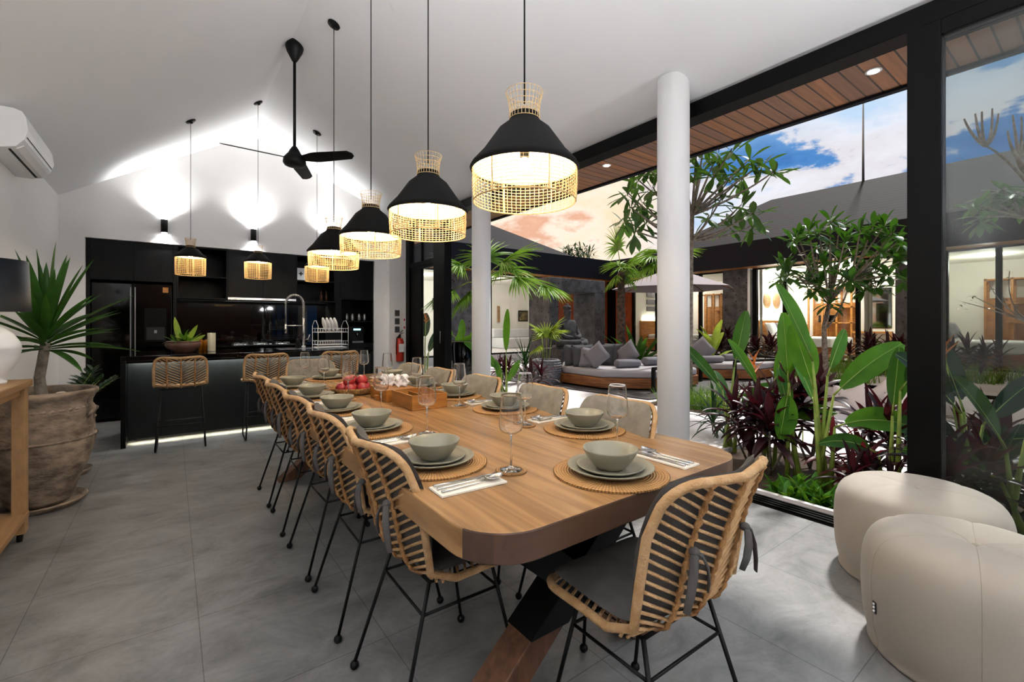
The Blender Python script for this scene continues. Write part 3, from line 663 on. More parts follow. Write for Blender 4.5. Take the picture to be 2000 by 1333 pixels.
def chair_parts(t, P, w, rc, legs, cushion='both', back_only=False, nrow=.027):
    sh = Shell(P, w, rc)
    # the shell runs from seat front (y>0) to back top (y<0): normal must point up on the seat and forward on the back
    tst = sh.pos(0, .1, .05)-sh.pos(0, .1, 0)
    sgn = 1 if tst.z > 0 else -1
    def pos(u, L_, off=0.):
        a = sh.q(L_); y, z = spl(P, a); y2, z2 = spl(P, min(1, a+.01)); y1, z1 = spl(P, max(0, a-.01))
        tt = Vector((0, y2-y1, z2-z1)).normalized(); nrm = Vector((0, tt.z, -tt.y))
        k = 1.0*(max(0, min(1, (L_/sh.L-.40)*3)))+.25
        return Vector((u, y, z))+nrm*(off+k*u*u)
    L = sh.L; r = rc
    out = []
    def arc(cu, cl, a0, a1, n=7): return [(cu+r*cos(a0+(a1-a0)*i/n), cl+r*sin(a0+(a1-a0)*i/n)) for i in range(n+1)]
    wt = w*.97
    out += arc(wt-r, L-r, 0, pi/2)+[(0, L)]+arc(-wt+r, L-r, pi/2, pi)+[(-w, L*(.8-.15*i)) for i in range(5)]+arc(-w+r, r, pi, 1.5*pi)+[(0, 0)]+arc(w-r, r, 1.5*pi, 2*pi)+[(w, L*(.2+.15*i)) for i in range(5)]
    m = MB(t, True); m.tube([pos(u, l) for u, l in out], .0125, 8, closed=True); m.build('frame', 'rattan_light')
    m = MB(t, True)
    def clampL(u):
        lo, hi = 0, L
        au = abs(u)
        if au > wt-r:
            dd = r-sqrt(max(0, r*r-(au-(wt-r))**2)); lo, hi = dd, L-dd
        return lo, hi
    ribs = (-w*.52, 0, w*.52)
    for u in ribs:
        lo, hi = clampL(u); n = 60
        m.tube([pos(u+.003*sin(i*2.2), lo+(hi-lo)*i/n, -.006) for i in range(n+1)], [.0075+.0022*sin(i*2.2+1) for i in range(n+1)], 6)
    m.build('ribs', 'rattan')
    m = MB(t, True); cols = ((-w, -w*.52), (-w*.52, 0), (0, w*.52), (w*.52, w))
    n = int(L/nrow)
    for ca, cb in cols:
        inner, outer = (cb, ca) if abs(cb) < abs(ca) else (ca, cb)
        for i in range(n+2):
            l0 = i*nrow-.02; l1 = l0+.052
            lo, hi = clampL(outer); lo0, hi0 = clampL(inner)
            if l0 < lo0+.005 or l0 > hi0-.005: continue
            ue, le = outer, l1
            if l1 > hi or l1 < lo:
                # meet the rounded corner
                f = 1.
                for k in range(12):
                    f -= .07; ue = inner+(outer-inner)*f; le = l0+(l1-l0)*f; a_, b_ = clampL(ue)
                    if a_ <= le <= b_: break
                else: continue
            m.tube([pos(inner, l0, -.004), pos((inner+ue)/2, (l0+le)/2, .001), pos(ue, le, -.002)], .0048, 5)
    m.build('cane_weave', 'rattan_light')
    # cushions follow the shell
    Lb = None
    for i in range(100):
        a = sh.q(L*i/100); y, z = spl(P, a); y2, z2 = spl(P, min(1, a+.01))
        if z2-z > abs(y2-y): Lb = L*i/100; break
    def pad(l0, l1, wu, th, nm, mt, base=.010):
        m = MB(t, True); nu, nv = 14, 14
        def sup(a): return max(0, 1-abs(a)**7)**.5
        top = []; bot = []
        for j in range(nv+1):
            for i in range(nu+1):
                a = -1+2*i/nu; b = -1+2*j/nv
                # rounded-rectangle mapping
                k = 1-.06*(abs(a)**3*abs(b)**3)*2.2
                u = a*wu*k; l = (l0+l1)/2+b*(l1-l0)/2*k
                h = th*(sup(a)*sup(b))*.5
                top.append(pos(u, l, base+th*.5+h)); bot.append(pos(u, l, base+th*.5-h))
        W = nu+1; fs = []
        for j in range(nv):
            for i in range(nu):
                a = j*W+i; fs.append((a, a+1, a+W+1, a+W)); c = a+len(top); fs.append((c, c+W, c+W+1, c+1))
        m.add(top+bot, fs, True)
        return m.build(nm, mt)
    if cushion: 
        pad(.008, Lb+.005, w-.016, .036, 'seat_cushion', 'cushion')
        pad(Lb-.02, L+.006, w-.004, .036, 'back_cushion', 'cushion_light' if cushion == 'light' else 'cushion', .008)
        for s_ in (-1, 1):
            m = MB(t, True)
            c = pos(s_*w*.52, L-.15*w/.22-.03, -.018); m.sphere(c, .014, 10, 6, .8)
            for e, (dx, dy, dz) in enumerate(((.035, -.012, -.13), (-.03, -.02, -.10))):
                m.tube([c, c+Vector((dx*.35*s_, dy*.7, -.006)), c+Vector((dx*.7*s_, dy*1.1, dz*.35)), c+Vector((dx*s_, dy, dz*.7)), c+Vector((dx*1.25*s_, dy*.6, dz))], [.006, .010, .011, .010, .008], 8, flat=.35)
            m.build('tie', 'cushion')
    return sh, pos
PROF = [(.225, .440), (.19, .452), (.10, .458), (.0, .455), (-.09, .455), (-.145, .47), (-.178, .515), (-.20, .58), (-.225, .67), (-.255, .77), (-.295, .875)]
def dining_chair(cushion):
    t = thing('dining_chair', '', 'chair')
    chair_parts(t, PROF, .225, .095, None, cushion)
    tops = {(-1, 1): (-.15, .12), (1, 1): (.15, .12), (-1, -1): (-.15, -.11), (1, -1): (.15, -.11)}
    feet = {k: (k[0]*.205, .205 if k[1] > 0 else -.235) for k in tops}
    for k in tops:
        a = Vector((*tops[k], .438)); b = Vector((*feet[k], .022)); m = MB(t, True); m.tube([a, b], .0065, 8); lg = m.build('leg', 'black_metal')
        m = MB(t, True); m.sphere(Vector((*feet[k], .016)), .016, 12, 8); m.build('foot', 'black_metal', parent=lg)
    m = MB(t, True); m.tube([(-.15, .12, .436), (.15, .12, .436), (.15, -.11, .436), (-.15, -.11, .436)], .0065, 6, closed=True); m.build('seat_frame', 'black_metal')
    f = .22
    def mid(k): a = Vector((*tops[k], .438)); b = Vector((*feet[k], .022)); return a+(b-a)*f
    for a, b in (((-1, 1), (-1, -1)), ((1, 1), (1, -1)), ((-1, 1), (1, 1)), ((-1, -1), (1, -1))):
        m = MB(t, True); m.tube([mid(a), mid(b)], .005, 6); m.build('stretcher', 'black_metal')
    return t
dc = dining_chair('dark'); DC = tree(dc); dl = dining_chair('light'); DL = tree(dl)
ords = ['nearest', 'second nearest', 'middle', 'second farthest', 'farthest']
LY = (1.45, 2.03, 2.56, 3.13, 3.66); RY = (1.425, 1.98, 2.60, 3.22, 3.75)
LP_ = (1.44, 2.06, 2.61, 3.18, 3.76); RP = (1.48, 2.10, 2.68, 3.22, 3.76)
for y, o_ in zip(LY, ords):
    dup(DC, (.76, y, 0), -pi/2+rnd(-.04, .04), o_+' rattan dining chair on the left side of the table', 'rattan chairs on the left of the table')
for y, o_ in zip(RY, ords):
    dup(DL, (1.46, y, 0), pi/2+rnd(-.04, .04), o_+' rattan dining chair on the garden side of the table', 'rattan chairs on the garden side of the table')
dup(DC, (1.125, .845, 0), -.02, 'large rattan dining chair at the near head of the table, grey seat in full view', 'rattan chairs at the heads of the table')
dup(DL, (1.10, 4.58, 0), pi, 'rattan dining chair at the far head of the table facing the camera', 'rattan chairs at the heads of the table')
wipe(DC); wipe(DL)
# bar stools
PS = [(.205, .600), (.17, .612), (.08, .618), (.0, .616), (-.08, .616), (-.125, .632), (-.15, .67), (-.165, .72), (-.18, .78), (-.20, .845), (-.225, .91)]
t = thing('bar_stool', '', 'bar stool')
chair_parts(t, PS, .215, .08, None, None)
for s_ in (-1, 1):
    m = MB(t, True); x = s_*.165; xo = s_*.20
    P = [(x, .11, .60), (xo, .185, .05), (xo, .175, .018), (xo, .15, .008), (xo, -.15, .008), (xo, -.175, .018), (xo, -.185, .05), (x, -.10, .60)]
    m.tube(P, .0075, 8); m.build('leg', 'black_metal')
m = MB(t, True); m.tube([(-.19, .15, .25), (.19, .15, .25)], .007, 8); m.build('footrest', 'black_metal'); MB(t, True).tube([(-.19, -.155, .25), (.19, -.155, .25)], .007, 8).build('footrest', 'black_metal')
m = MB(t, True); m.tube([(-.165, .11, .60), (.165, .11, .60), (.165, -.10, .60), (-.165, -.10, .60)], .007, 6, closed=True); m.build('seat_frame', 'black_metal')
BS = tree(t)
for x, w_ in ((.075, 'rattan bar stool standing alone at the left part of the kitchen island'), (.83, 'rattan bar stool in the middle of the island'), (1.60, 'rattan bar stool at the right end of the island, behind the dining table')):
    dup(BS, (x, 5.70, 0), rnd(-.03, .03), w_, 'rattan bar stools at the kitchen island')
wipe(BS)

# ================================================================ TABLE SETTING
Z = TZ+.0005
def place_kit():
    k = {}
    t = thing('placemat', '', 'placemat'); MB(t, True).lathe([(1e-6, .006), (.165, .006), (.180, .007), (.186, .004), (.184, 0), (1e-6, 0)], n=64).build('mat', 'placemat_weave'); k['placemat'] = t
    def single(nm, cat, m, mt, **kw):
        o = m.build(nm, mt, parent=None, **kw); tag(o, '', cat); k[nm+kw.get('sfx', '')] = o; return o
    m = MB(None, True); m.lathe([(1e-6, .003), (.06, .003), (.085, .006), (.125, .017), (.138, .022), (.140, .020), (.128, .012), (.088, 0), (1e-6, 0)], n=56)
    o = m.build('dinner_plate', 'ceramic', parent=None); tag(o, '', 'plate'); k['dinner_plate'] = o
    m = MB(None, True); m.lathe([(1e-6, .003), (.05, .003), (.072, .006), (.098, .014), (.107, .019), (.109, .017), (.100, .010), (.072, 0), (1e-6, 0)], n=48)
    o = m.build('side_plate', 'ceramic', parent=None); tag(o, '', 'plate'); k['side_plate'] = o
    m = MB(None, True); m.lathe([(1e-6, .006), (.035, .008), (.055, .022), (.074, .045), (.086, .066), (.089, .067), (.0885, .062), (.077, .040), (.058, .014), (.042, 0), (1e-6, 0)], n=48)
    o = m.build('bowl', 'ceramic', parent=None); tag(o, '', 'bowl'); k['bowl'] = o
    m = MB(None); m.box(-.045, .045, -.11, .11, 0, .0035); m.box(-.044, .045, -.109, .11, .0037, .006)
    o = m.build('napkin', 'napkin', parent=None, bevel=.001); tag(o, '', 'napkin'); k['napkin'] = o
    # cutlery lies along y, heads towards +y
    def handle(m, y0, y1, z=.003): m.tube([(0, y0, z), (0, y0+.03, z), (0, y1-.02, z+.001), (0, y1, z+.004)], [.0045, .004, .0028, .003], 8, flat=.5)
    m = MB(None, True); handle(m, -.10, .045); m.grid(lambda u, v: Vector(((u-.5)*.040*sqrt(max(0, 1-(2*v-1)**2)), .045+.065*v, .005+.006*(2*u-1)**2+.006*(2*v-1)**2)), 8, 10)
    o = m.build('spoon', 'steel', parent=None, solid=.0012); tag(o, '', 'spoon'); k['spoon'] = o
    m = MB(None, True); handle(m, -.10, .045)
    m.grid(lambda u, v: Vector(((u-.5)*.024*(.3+.7*min(1, v*2)), .045+.025*v, .006)), 4, 4)
    for i in range(4): m.tube([((i-1.5)*.0068, .068, .006), ((i-1.5)*.0068, .105, .009)], .0012, 5)
    o = m.build('fork', 'steel', parent=None, solid=.001); tag(o, '', 'fork'); k['fork'] = o
    m = MB(None, True); m.tube([(0, -.10, .004), (0, -.07, .004), (0, .005, .004)], [.005, .005, .0038], 8, flat=.6)
    m.add([(-.006, .005, .003), (.007, .005, .003), (.008, .08, .003), (.002, .105, .003), (-.005, .09, .003), (-.006, .005, .0045), (.007, .005, .0045), (.008, .08, .0035), (.002, .105, .0035), (-.005, .09, .0045)],
          [(0, 4, 3, 2, 1), (5, 6, 7, 8, 9), (0, 1, 6, 5), (1, 2, 7, 6), (2, 3, 8, 7), (3, 4, 9, 8), (4, 0, 5, 9)], False)
    o = m.build('knife', 'steel', parent=None); tag(o, '', 'knife'); k['knife'] = o
    m = MB(None, True)
    m.lathe([(1e-6, .0025), (.030, .002), (.036, .0015), (.036, .0), (1e-6, 0)], n=32)
    t = thing('wine_glass', '', 'wine glass')
    m = MB(t, True)
    prof = [(1e-6, 0), (.037, 0), (.0375, .0012), (.030, .003), (.010, .007), (.0038, .014), (.0032, .06), (.0035, .112), (.008, .118), (.024, .122), (.036, .131), (.0405, .145), (.0405, .16), (.037, .20), (.0329, .243), (.0325, .247), (.0321, .2484), (.0316, .2484), (.0315, .247), (.0319, .243), (.036, .20), (.0393, .16), (.0393, .146), (.035, .133), (.023, .1235), (.008, .1205), (1e-6, .120)]
    m.lathe(prof, n=36); m.build('glass_body', 'clear_glass'); k['wine_glass'] = t
    o = MB(None, True).lathe([(1e-6, .005), (.050, .005), (.053, .003), (.052, 0), (1e-6, 0)], n=40).build('coaster', 'placemat_weave', parent=None); tag(o, '', 'coaster'); k['coaster'] = o
    return k
K = place_kit(); KT = {n: tree(o) for n, o in K.items()}
def put(nm, x, y, z, rz, label, group): return dup(KT[nm], (x, y, z), rz, label, group)
def place(x, y, ang, where):
    # ang: direction the diner looks (rad); right hand side carries napkin and cutlery
    f = Vector((cos(ang), sin(ang), 0)); r = Vector((sin(ang), -cos(ang), 0)); p = Vector((x, y, 0)); rz = ang-pi/2
    put('placemat', x, y, Z, rnd(0, 1), 'round woven rattan placemat at '+where, 'rattan placemats on the table')
    put('dinner_plate', x, y, Z+.0075, 0, 'large grey-green dinner plate at '+where, 'dinner plates')
    put('side_plate', x, y, Z+.0125, 0, 'small grey-green side plate under the bowl at '+where, 'side plates')
    put('bowl', x, y, Z+.017, 0, 'grey-green ceramic bowl on two plates at '+where, 'ceramic bowls')
    n = p+r*.265-f*.02; tw = rnd(-.06, .06)
    put('napkin', n.x, n.y, Z, rz+tw, 'folded cream napkin under cutlery at '+where, 'cream napkins')
    for nm, dx in (('knife', -.028), ('fork', -.006), ('spoon', .018)):
        q = n+r*dx; put(nm, q.x, q.y, Z+.007, rz+tw+rnd(-.05, .05), 'steel %s on the napkin at %s' % (nm, where), 'steel %ss on napkins' % nm)
    g = p+f*.165+r*.23
    put('coaster', g.x, g.y, Z, 0, 'small round woven coaster at '+where, 'woven coasters')
    put('wine_glass', g.x, g.y, Z+.0055, 0, 'empty clear stemmed wine glass at '+where, 'wine glasses on the table')
for y, o_ in zip(LP_, ords): place(.735, y, 0, 'the %s left-side place' % o_)
for y, o_ in zip(RP, ords): place(1.52, y, pi, 'the %s garden-side place' % o_)
place(1.148, 1.0, pi/2, 'the near table head'); place(1.10, 4.16, -pi/2, 'the far table head')
for o in KT.values(): wipe(o)
# wooden cutlery tray and napkin box, fruit basket
t = thing('wooden_tray', 'open wooden caddy box in the middle of the dining table', 'box', (1.17, 2.52, Z), .0)
def openbox(m, x0, x1, y0, y1, z0, z1, th):
    m.box(x0, x1, y0, y1, z0, z0+th); m.box(x0, x1, y0, y0+th, z0+th, z1); m.box(x0, x1, y1-th, y1, z0+th, z1); m.box(x0, x0+th, y0+th, y1-th, z0+th, z1); m.box(x1-th, x1, y0+th, y1-th, z0+th, z1)
m = MB(t); openbox(m, 1.07, 1.29, 2.36, 2.66, Z, Z+.085, .010); m.build('body', 'wood_box', bevel=.002)
MB(t).box(1.175, 1.185, 2.37, 2.65, Z+.01, Z+.07).build('divider', 'wood_box')
MB(t).box(1.085, 1.17, 2.38, 2.63, Z+.012, Z+.05).build('lining', 'black_metal')
t = thing('napkin_box', 'wooden napkin box behind the caddy on the dining table', 'box', (1.16, 2.86, Z))
m = MB(t); m.box(1.06, 1.27, 2.72, 3.0, Z, Z+.075); m.build('body', 'wood_box', bevel=.003)
MB(t).box(1.04, 1.06, 2.83, 2.87, Z, Z+.03).build('peg', 'wood_box', bevel=.002)
for k_, (dx, dy, w_) in enumerate(((.0, .05, 'crumpled white paper napkin standing on the wooden box, left one'), (.06, -.03, 'crumpled white paper napkin standing on the wooden box, right one'))):
    m = MB(None); cx, cy, zz = 1.15+dx, 2.86+dy, Z+.075
    for i in range(5):
        a = i*1.3+k_; c = Vector((cx+.02*cos(a), cy+.02*sin(a), zz+.001))
        m.grid(lambda u, v, c=c, a=a: c+Vector(((u-.5)*.06*cos(a)+.01*sin(9*v+i), (u-.5)*.06*sin(a)+.012*cos(8*u+i), v*(.085-.03*abs(u-.5)*2))), 5, 6)
    o = m.build('paper_napkin', 'paper', parent=None, solid=.001); tag(o, w_, 'napkin', 'paper napkins on the wooden box')
t = thing('fruit_basket', 'round woven basket holding red fruit on the dining table', 'basket', (1.02, 3.22, Z))
m = MB(t, True); m.lathe([(1e-6, .004), (.11, .004), (.130, .012), (.145, .045), (.150, .047), (.152, .042), (.138, .006), (.118, 0), (1e-6, 0)], (1.02, 3.22, Z), 40); m.build('bowl', 'basket')
k_ = 0
fr = [(0, 0), (.08, .01), (-.08, .0), (.04, .075), (-.04, .075), (.04, -.075), (-.045, -.07), (.0, .03), (.05, -.02), (-.04, -.02)]
nm_ = ['in the centre', 'on the right', 'on the left', 'at the back right', 'at the back left', 'at the front right', 'at the front left', 'on top, rear', 'on top, right', 'on top, left']
for i, (dx, dy) in enumerate(fr):
    z = Z+.042 if i < 7 else Z+.088
    m = MB(None, True); m.sphere((0, 0, 0), .037+.003*(i % 3), 16, 10, .9); o = m.build('red_fruit', 'fruit', parent=None); o.location = (1.02+dx, 3.22+dy, z); tag(o, 'dark red round fruit in the woven basket, %s' % nm_[i], 'fruit', 'red fruit in the basket')

# ================================================================ LEFT SIDE: console, lamp, pots
t = thing('console_table', 'pale wooden console table against the left wall, partly cut by the frame', 'console table', (-.86, 3.0, 0))
MB(t).box(-1.08, -.655, 1.9, 3.83, .885, .925).build('tabletop', 'console_wood', bevel=.004)
m = MB(t); m.box(-1.05, -.69, 1.95, 3.78, .84, .885); m.build('apron', 'console_wood', bevel=.003)
MB(t).box(-1.06, -.665, 1.93, 3.80, .13, .165).build('shelf', 'console_wood', bevel=.003)
for x in (-1.04, -.67):
    for y in (1.96, 3.77):
        a = MB(t); sx = .04; a.box(x-.0 if x < -.8 else x-.055, x+.055 if x < -.8 else x, y-.04, y+.04, .05, .885); lg = a.build('leg', 'console_wood', bevel=.003)
        cx = x+.0275 if x < -.8 else x-.0275
        b_ = MB(t, True); b_.tube([(cx-.01, y, .025), (cx+.01, y, .025)], .025, 14); b_.cyl(cx, y, .03, .06, .01, 8); b_.build('caster', 'black_metal', parent=lg)
lx, ly = -.805, 3.62
t = thing('table_lamp', 'white ceramic table lamp with a black drum shade on the wooden console', 'table lamp', (lx, ly, .9255))
m = MB(t, True); m.lathe([(1e-6, 0), (.085, 0), (.088, .012), (.07, .02), (.085, .04), (.115, .09), (.135, .14), (.138, .165), (.141, .168), (.140, .185), (.143, .188), (.140, .205), (.135, .225), (.11, .27), (.075, .30), (.05, .32), (.045, .345), (.06, .36), (.065, .375), (.05, .38), (.02, .385), (1e-6, .385)], (lx, ly, .9255), 40)
m.build('base', 'lamp_white')
m = MB(t, True); m.lathe([(.18, .39), (.18, .392), (.168, .665), (.166, .665), (.178, .392), (.178, .39)], (lx, ly, .9255), 44); m.f = [f for f in m.f if len(f) == 4]; m.sm = m.sm[:len(m.f)]
m.build('lamp_shade', 'shade_fabric')
m = MB(t, True); m.tube([(lx, ly, 1.30), (lx, ly, 1.40)], .012, 10); m.build('socket', 'steel_dark'); MB(t, True).sphere((lx, ly, 1.45), .035, 14, 10).build('bulb', 'bulb')
light('POINT', 'lamp_light', (lx, ly, 1.46), TLAMP, (1, .86, .68), t, .03)

def big_pot(t, cx, cy, H, R, saucer=True, handles=True):
    sc = H/.70
    prof = [(1e-6, .0), (.15, 0), (.165, .02), (.20, .12), (.245, .22), (.275, .32), (.278, .38), (.272, .46), (.268, .55), (.270, .62), (.285, .655), (.300, .675), (.302, .69), (.292, .70), (.27, .692), (.255, .66), (.24, .6), (1e-6, .6)]
    m = MB(t, True); m.lathe([(r*R/.30, z*sc+.03) for r, z in prof], (cx, cy, 0), 56); m.build('pot', 'terracotta')
    for zz, rr in ((.40, .281), (.585, .262)):
        m = MB(t, True); N = 90
        m.tube([((rr*R/.30)*cos(2*pi*i/N)+cx, (rr*R/.30)*sin(2*pi*i/N)+cy, zz*sc+.03+.0025*sin(i*2.6)) for i in range(N)], [.010+.005*sin(i*2.6) for i in range(N)], 6, closed=True); m.build('rope_band', 'terracotta')
    if handles:
        for a in (-.35, pi-.35):
            d = Vector((cos(a), sin(a), 0)); c = Vector((cx, cy, 0)); m = MB(t, True)
            m.tube([c+d*(R*.87+.045*sin(pi*i/8))+Vector((0, 0, (.52+.11*i/8)*sc+.03)) for i in range(9)], .012, 8); m.build('handle', 'terracotta')
    if saucer:
        m = MB(t, True); s_ = R/.30; m.lathe([(1e-6, 0), (.20*s_, 0), (.235*s_, .03), (.245*s_, .045), (.235*s_, .047), (.215*s_, .02), (1e-6, .018)], (cx, cy, 0), 44); m.build('saucer', 'terracotta')
    m = MB(t, True); m.lathe([(1e-6, .645*sc+.035), (.15*R/.3, .64*sc+.035), (.252*R/.30, .63*sc+.03)], (cx, cy, 0), 30); m.build('soil', 'soil')
px_, py_ = -.725, 4.42
t = thing('potted_yucca', 'spiky green yucca in a big weathered terracotta jar by the left wall', 'potted plant', (px_, py_, 0))
big_pot(t, px_, py_, .765, .30)
MB(t, True).sphere((px_+.12, py_-.10, .765), .035, 12, 8, .6).build('pebble', 'pebble')
m = MB(t, True); m.tube([(px_+.02, py_, .70), (px_+.005, py_, .80), (px_+.0, py_, .88), (px_+.015, py_, 1.0), (px_+.03, py_, 1.12)], [.034, .032, .029, .028, .027], 12); m.build('trunk', 'bark')
m = MB(t); random.seed(11)
for i in range(46):
    q = i/45; el = radians(88-92*q+rnd(-8, 8)); az = i*2.4+rnd(-.2, .2); d = Vector((cos(el)*cos(az), cos(el)*sin(az), sin(el)))
    m.blade((px_+.03+.02*cos(az), py_+.02*sin(az), 1.06+.16*(1-q)), d, min(rnd(.44, .62)*(1-.12*q), .31/max(.01, -d.x) if d.x < 0 else 9), rnd(.048, .064), .10+.25*q, .3, 8, 'lance')
m.build('leaves', 'leaf')
px2, py2 = -.70, 5.20
t = thing('potted_zz_plant', 'dark green leafy plant in a second terracotta pot behind the yucca jar', 'potted plant', (px2, py2, 0))
big_pot(t, px2, py2, .52, .20, handles=False)
st = MB(t, True); lf = MB(t); random.seed(5)
for i in range(15):
    az = (-.9+.22*i) if i % 3 else rnd(0, 6); el = radians(rnd(45, 82)); b_ = Vector((px2+.05*cos(az), py2+.05*sin(az), .50)); d = Vector((cos(el)*cos(az), cos(el)*sin(az), sin(el))); L = rnd(.28, .40)*(1 if cos(az) > -.2 else .5)
    P = [b_+d*L*q+Vector((cos(az), sin(az), -.2))*(.10*q*q) for q in (0, .25, .5, .75, 1)]; st.tube(P, [.006, .005, .004, .003, .002], 5)
    for k in range(1, 10):
        q = k/9; p = b_+d*L*q+Vector((cos(az), sin(az), -.2))*(.10*q*q); sd = Vector((-sin(az), cos(az), 0))
        for s_ in (-1, 1): lf.blade(p, sd*s_*.8+d*.7, .085, .034, .15, .15, 4, 'lance')
st.build('stems', 'stem_green'); lf.build('leaves', 'leaf_dark')

# ================================================================ POUFS
def pouf(cx, cy, R, H, label, lab=None, rot=.35):
    t = thing('pouf', label, 'pouf', (cx, cy, 0), group='beige tufted poufs by the glass')
    prof = [(1e-6, H-.025), (.012, H-.024), (.05, H-.008), (.16, H), (R*.72, H-.012), (R*.88, H-.04), (R*.97, H-.10), (R, H-.20), (R*.985, .12), (R*.93, .03), (R*.86, .0), (1e-6, 0)]
    m = MB(t, True)
    n = 72; vs = []; fs = []
    # denser profile
    dense = []
    P = [(p[0], p[1]) for p in prof]
    for i in range(len(P)-1):
        for k in range(3): dense.append(spl(P, (i+k/3)/(len(P)-1)))
    dense.append(P[-1]); dense = [(max(1e-6, a), max(0, b)) for a, b in dense]; dense[0] = P[0]
    for r_, z in dense:
        for k in range(n):
            a = 2*pi*k/n; c = abs(sin((a-rot)*3)); g = 1-.012*(1-c)**6*min(1, r_/.05); dz = -.006*(1-c)**6 if z > H-.1 and r_ > .02 else 0
            vs.append((cx+r_*g*cos(a), cy+r_*g*sin(a), max(0, z+dz)))
    for i in range(len(dense)-1):
        for k in range(n): fs.append((i*n+k, (i+1)*n+k, (i+1)*n+(k+1) % n, i*n+(k+1) % n))
    m.add(vs, fs, True); m.build('cover', 'pouf')
    m = MB(t, True)
    for k in range(6):
        a = rot+k*pi/3; pts = [Vector((cx+r_*.9895*cos(a), cy+r_*.9895*sin(a), z-.0055 if z > H-.1 else z)) for r_, z in dense[1:-3]]; m.tube(pts, .0011, 5)
    m.build('seam', 'seam')
    m = MB(t, True); m.sphere((cx, cy, H-.024), .012, 12, 6, .5); m.build('button', 'seam')
    if lab is not None:
        a = lab; d = Vector((cos(a), sin(a), 0)); s_ = Vector((-sin(a), cos(a), 0)); c = Vector((cx, cy, .178))+d*(R+.0005)
        m = MB(t); m.bar(c-Vector((0, 0, .021)), c+Vector((0, 0, .021)), .018, .003, up=d); lb = m.build('label_tag', 'black_gloss')
        m = MB(t, True)
        for k in (-1, 0, 1): m.sphere(c+d*.002+Vector((0, 0, k*.013)), .0045, 10, 6, 1.); 
        m.build('tag_mark', 'white_paint', parent=lb)
pouf(2.93, .60, .335, .46, 'round beige pouf nearer the garden, behind the front one', None, .5)
pouf(2.36, .32, .335, .46, 'front round beige pouf with a small black label on its side', radians(135), .18)
pouf(2.93, -.155, .335, .46, 'round beige pouf at the right edge, mostly outside the frame', None, .4)
# ================================================================ KITCHEN
FY = 7.66
def cab(name, label, x0, x1, z0, z1, doors, y0=FY, y1=8.28, opn=False, shelves=(), handles=False, group=None, m_='black_cab'):
    t = thing(name, label, 'cabinet', ((x0+x1)/2, (y0+y1)/2, z0), group=group)
    m = MB(t); th = .018
    if opn:
        m.box(x0, x0+th, y0, y1, z0, z1); m.box(x1-th, x1, y0, y1, z0, z1); m.box(x0+th, x1-th, y0, y1, z0, z0+th); m.box(x0+th, x1-th, y0, y1, z1-th, z1); m.box(x0+th, x1-th, y1-.01, y1, z0+th, z1-th)
        m.build('body', m_)
        for z in shelves: MB(t).box(x0+th, x1-th, y0+.01, y1-.01, z-.009, z+.009).build('shelf', m_)
    else:
        m.box(x0, x1, y0+.02, y1, z0, z1); m.build('body', m_)
        n = doors
        for i in range(n):
            a = x0+(x1-x0)*i/n; b = x0+(x1-x0)*(i+1)/n
            d_ = MB(t).box(a+.002, b-.002, y0, y0+.018, z0+.002, z1-.002).build('door', m_, bevel=.001)
    return t
cab('tall_side_panel', 'black tall panel at the left end of the fridge housing', AX0, -.815, 0, AZ, 1)
cab('overhead_cabinet', 'black two-door cabinet above the fridge', -.815, .01, 1.80, AZ, 2)
cab('tall_side_panel', 'black tall panel between fridge and worktop', .01, .05, 0, AZ, 1)
cab('open_shelf_unit', 'black open wall shelf between fridge and hood cabinet', .05, .64, 1.59, AZ, 0, opn=True, shelves=(1.90,))
cab('overhead_cabinet', 'black double-door cabinet above the cooker hood', .64, 1.54, 1.625, AZ, 2)
cab('open_shelf_unit', 'black open wall shelf holding the first-aid box', 1.54, 2.13, 1.59, AZ, 0, opn=True, shelves=(1.92,))
cab('tall_side_panel', 'black tall panel right of the worktop', 2.13, 2.21, 0, AZ, 1)
cab('tall_cabinet', 'black tall door at the upper right end of the kitchen', 2.21, AX1, 1.66, AZ, 1)
cab('open_shelf_unit', 'black open niche with jars and coffee machine at the kitchen right end', 2.21, AX1, .90, 1.66, 0, opn=True, shelves=(1.28,))
cab('base_cabinet', 'black base cabinet below the coffee machine niche', 2.21, AX1, 0, .90, 1)
cab('base_cabinet', 'black base cabinets below the back worktop', .05, 2.13, 0, .875, 4)
t = thing('cooker_hood', 'slim steel cooker hood strip under the middle wall cabinet', 'cooker hood', (1.09, 7.9, 1.59))
MB(t).box(.64, 1.54, FY-.02, 8.2, 1.59, 1.625).build('body', 'steel', bevel=.003)
o = MB().box(.05, 2.13, FY-.02, 8.27, .877, .917).build('worktop', 'black_gloss', parent=None, bevel=.003); tag(o, 'black glossy worktop along the back kitchen wall', 'worktop')
o = MB().box(.05, 2.13, 8.255, 8.275, .92, 1.588).build('backsplash', 'glass_black', parent=None); tag(o, 'black glass splashback behind the hob', 'splashback')
t = thing('strip_light', 'thin white light strip under the kitchen wall cabinets', 'strip light', (1.1, 8.23, 1.58)); MB(t).box(.055, 2.125, 8.135, 8.15, 1.548, 1.589).build('cover_lip', 'black_metal'); MB(t).box(.07, 2.11, 8.18, 8.205, 1.584, 1.589).build('led', 'led_bright' if 0 else 'led_white')
light('AREA', 'lamp_light', (1.1, 8.19, 1.582), 12, (1, 1, .97), t, 1.9).data.shape = 'RECTANGLE'
for l_ in [o for o in D.objects if o.type == 'LIGHT' and o.data.type == 'AREA']: l_.data.size_y = .015
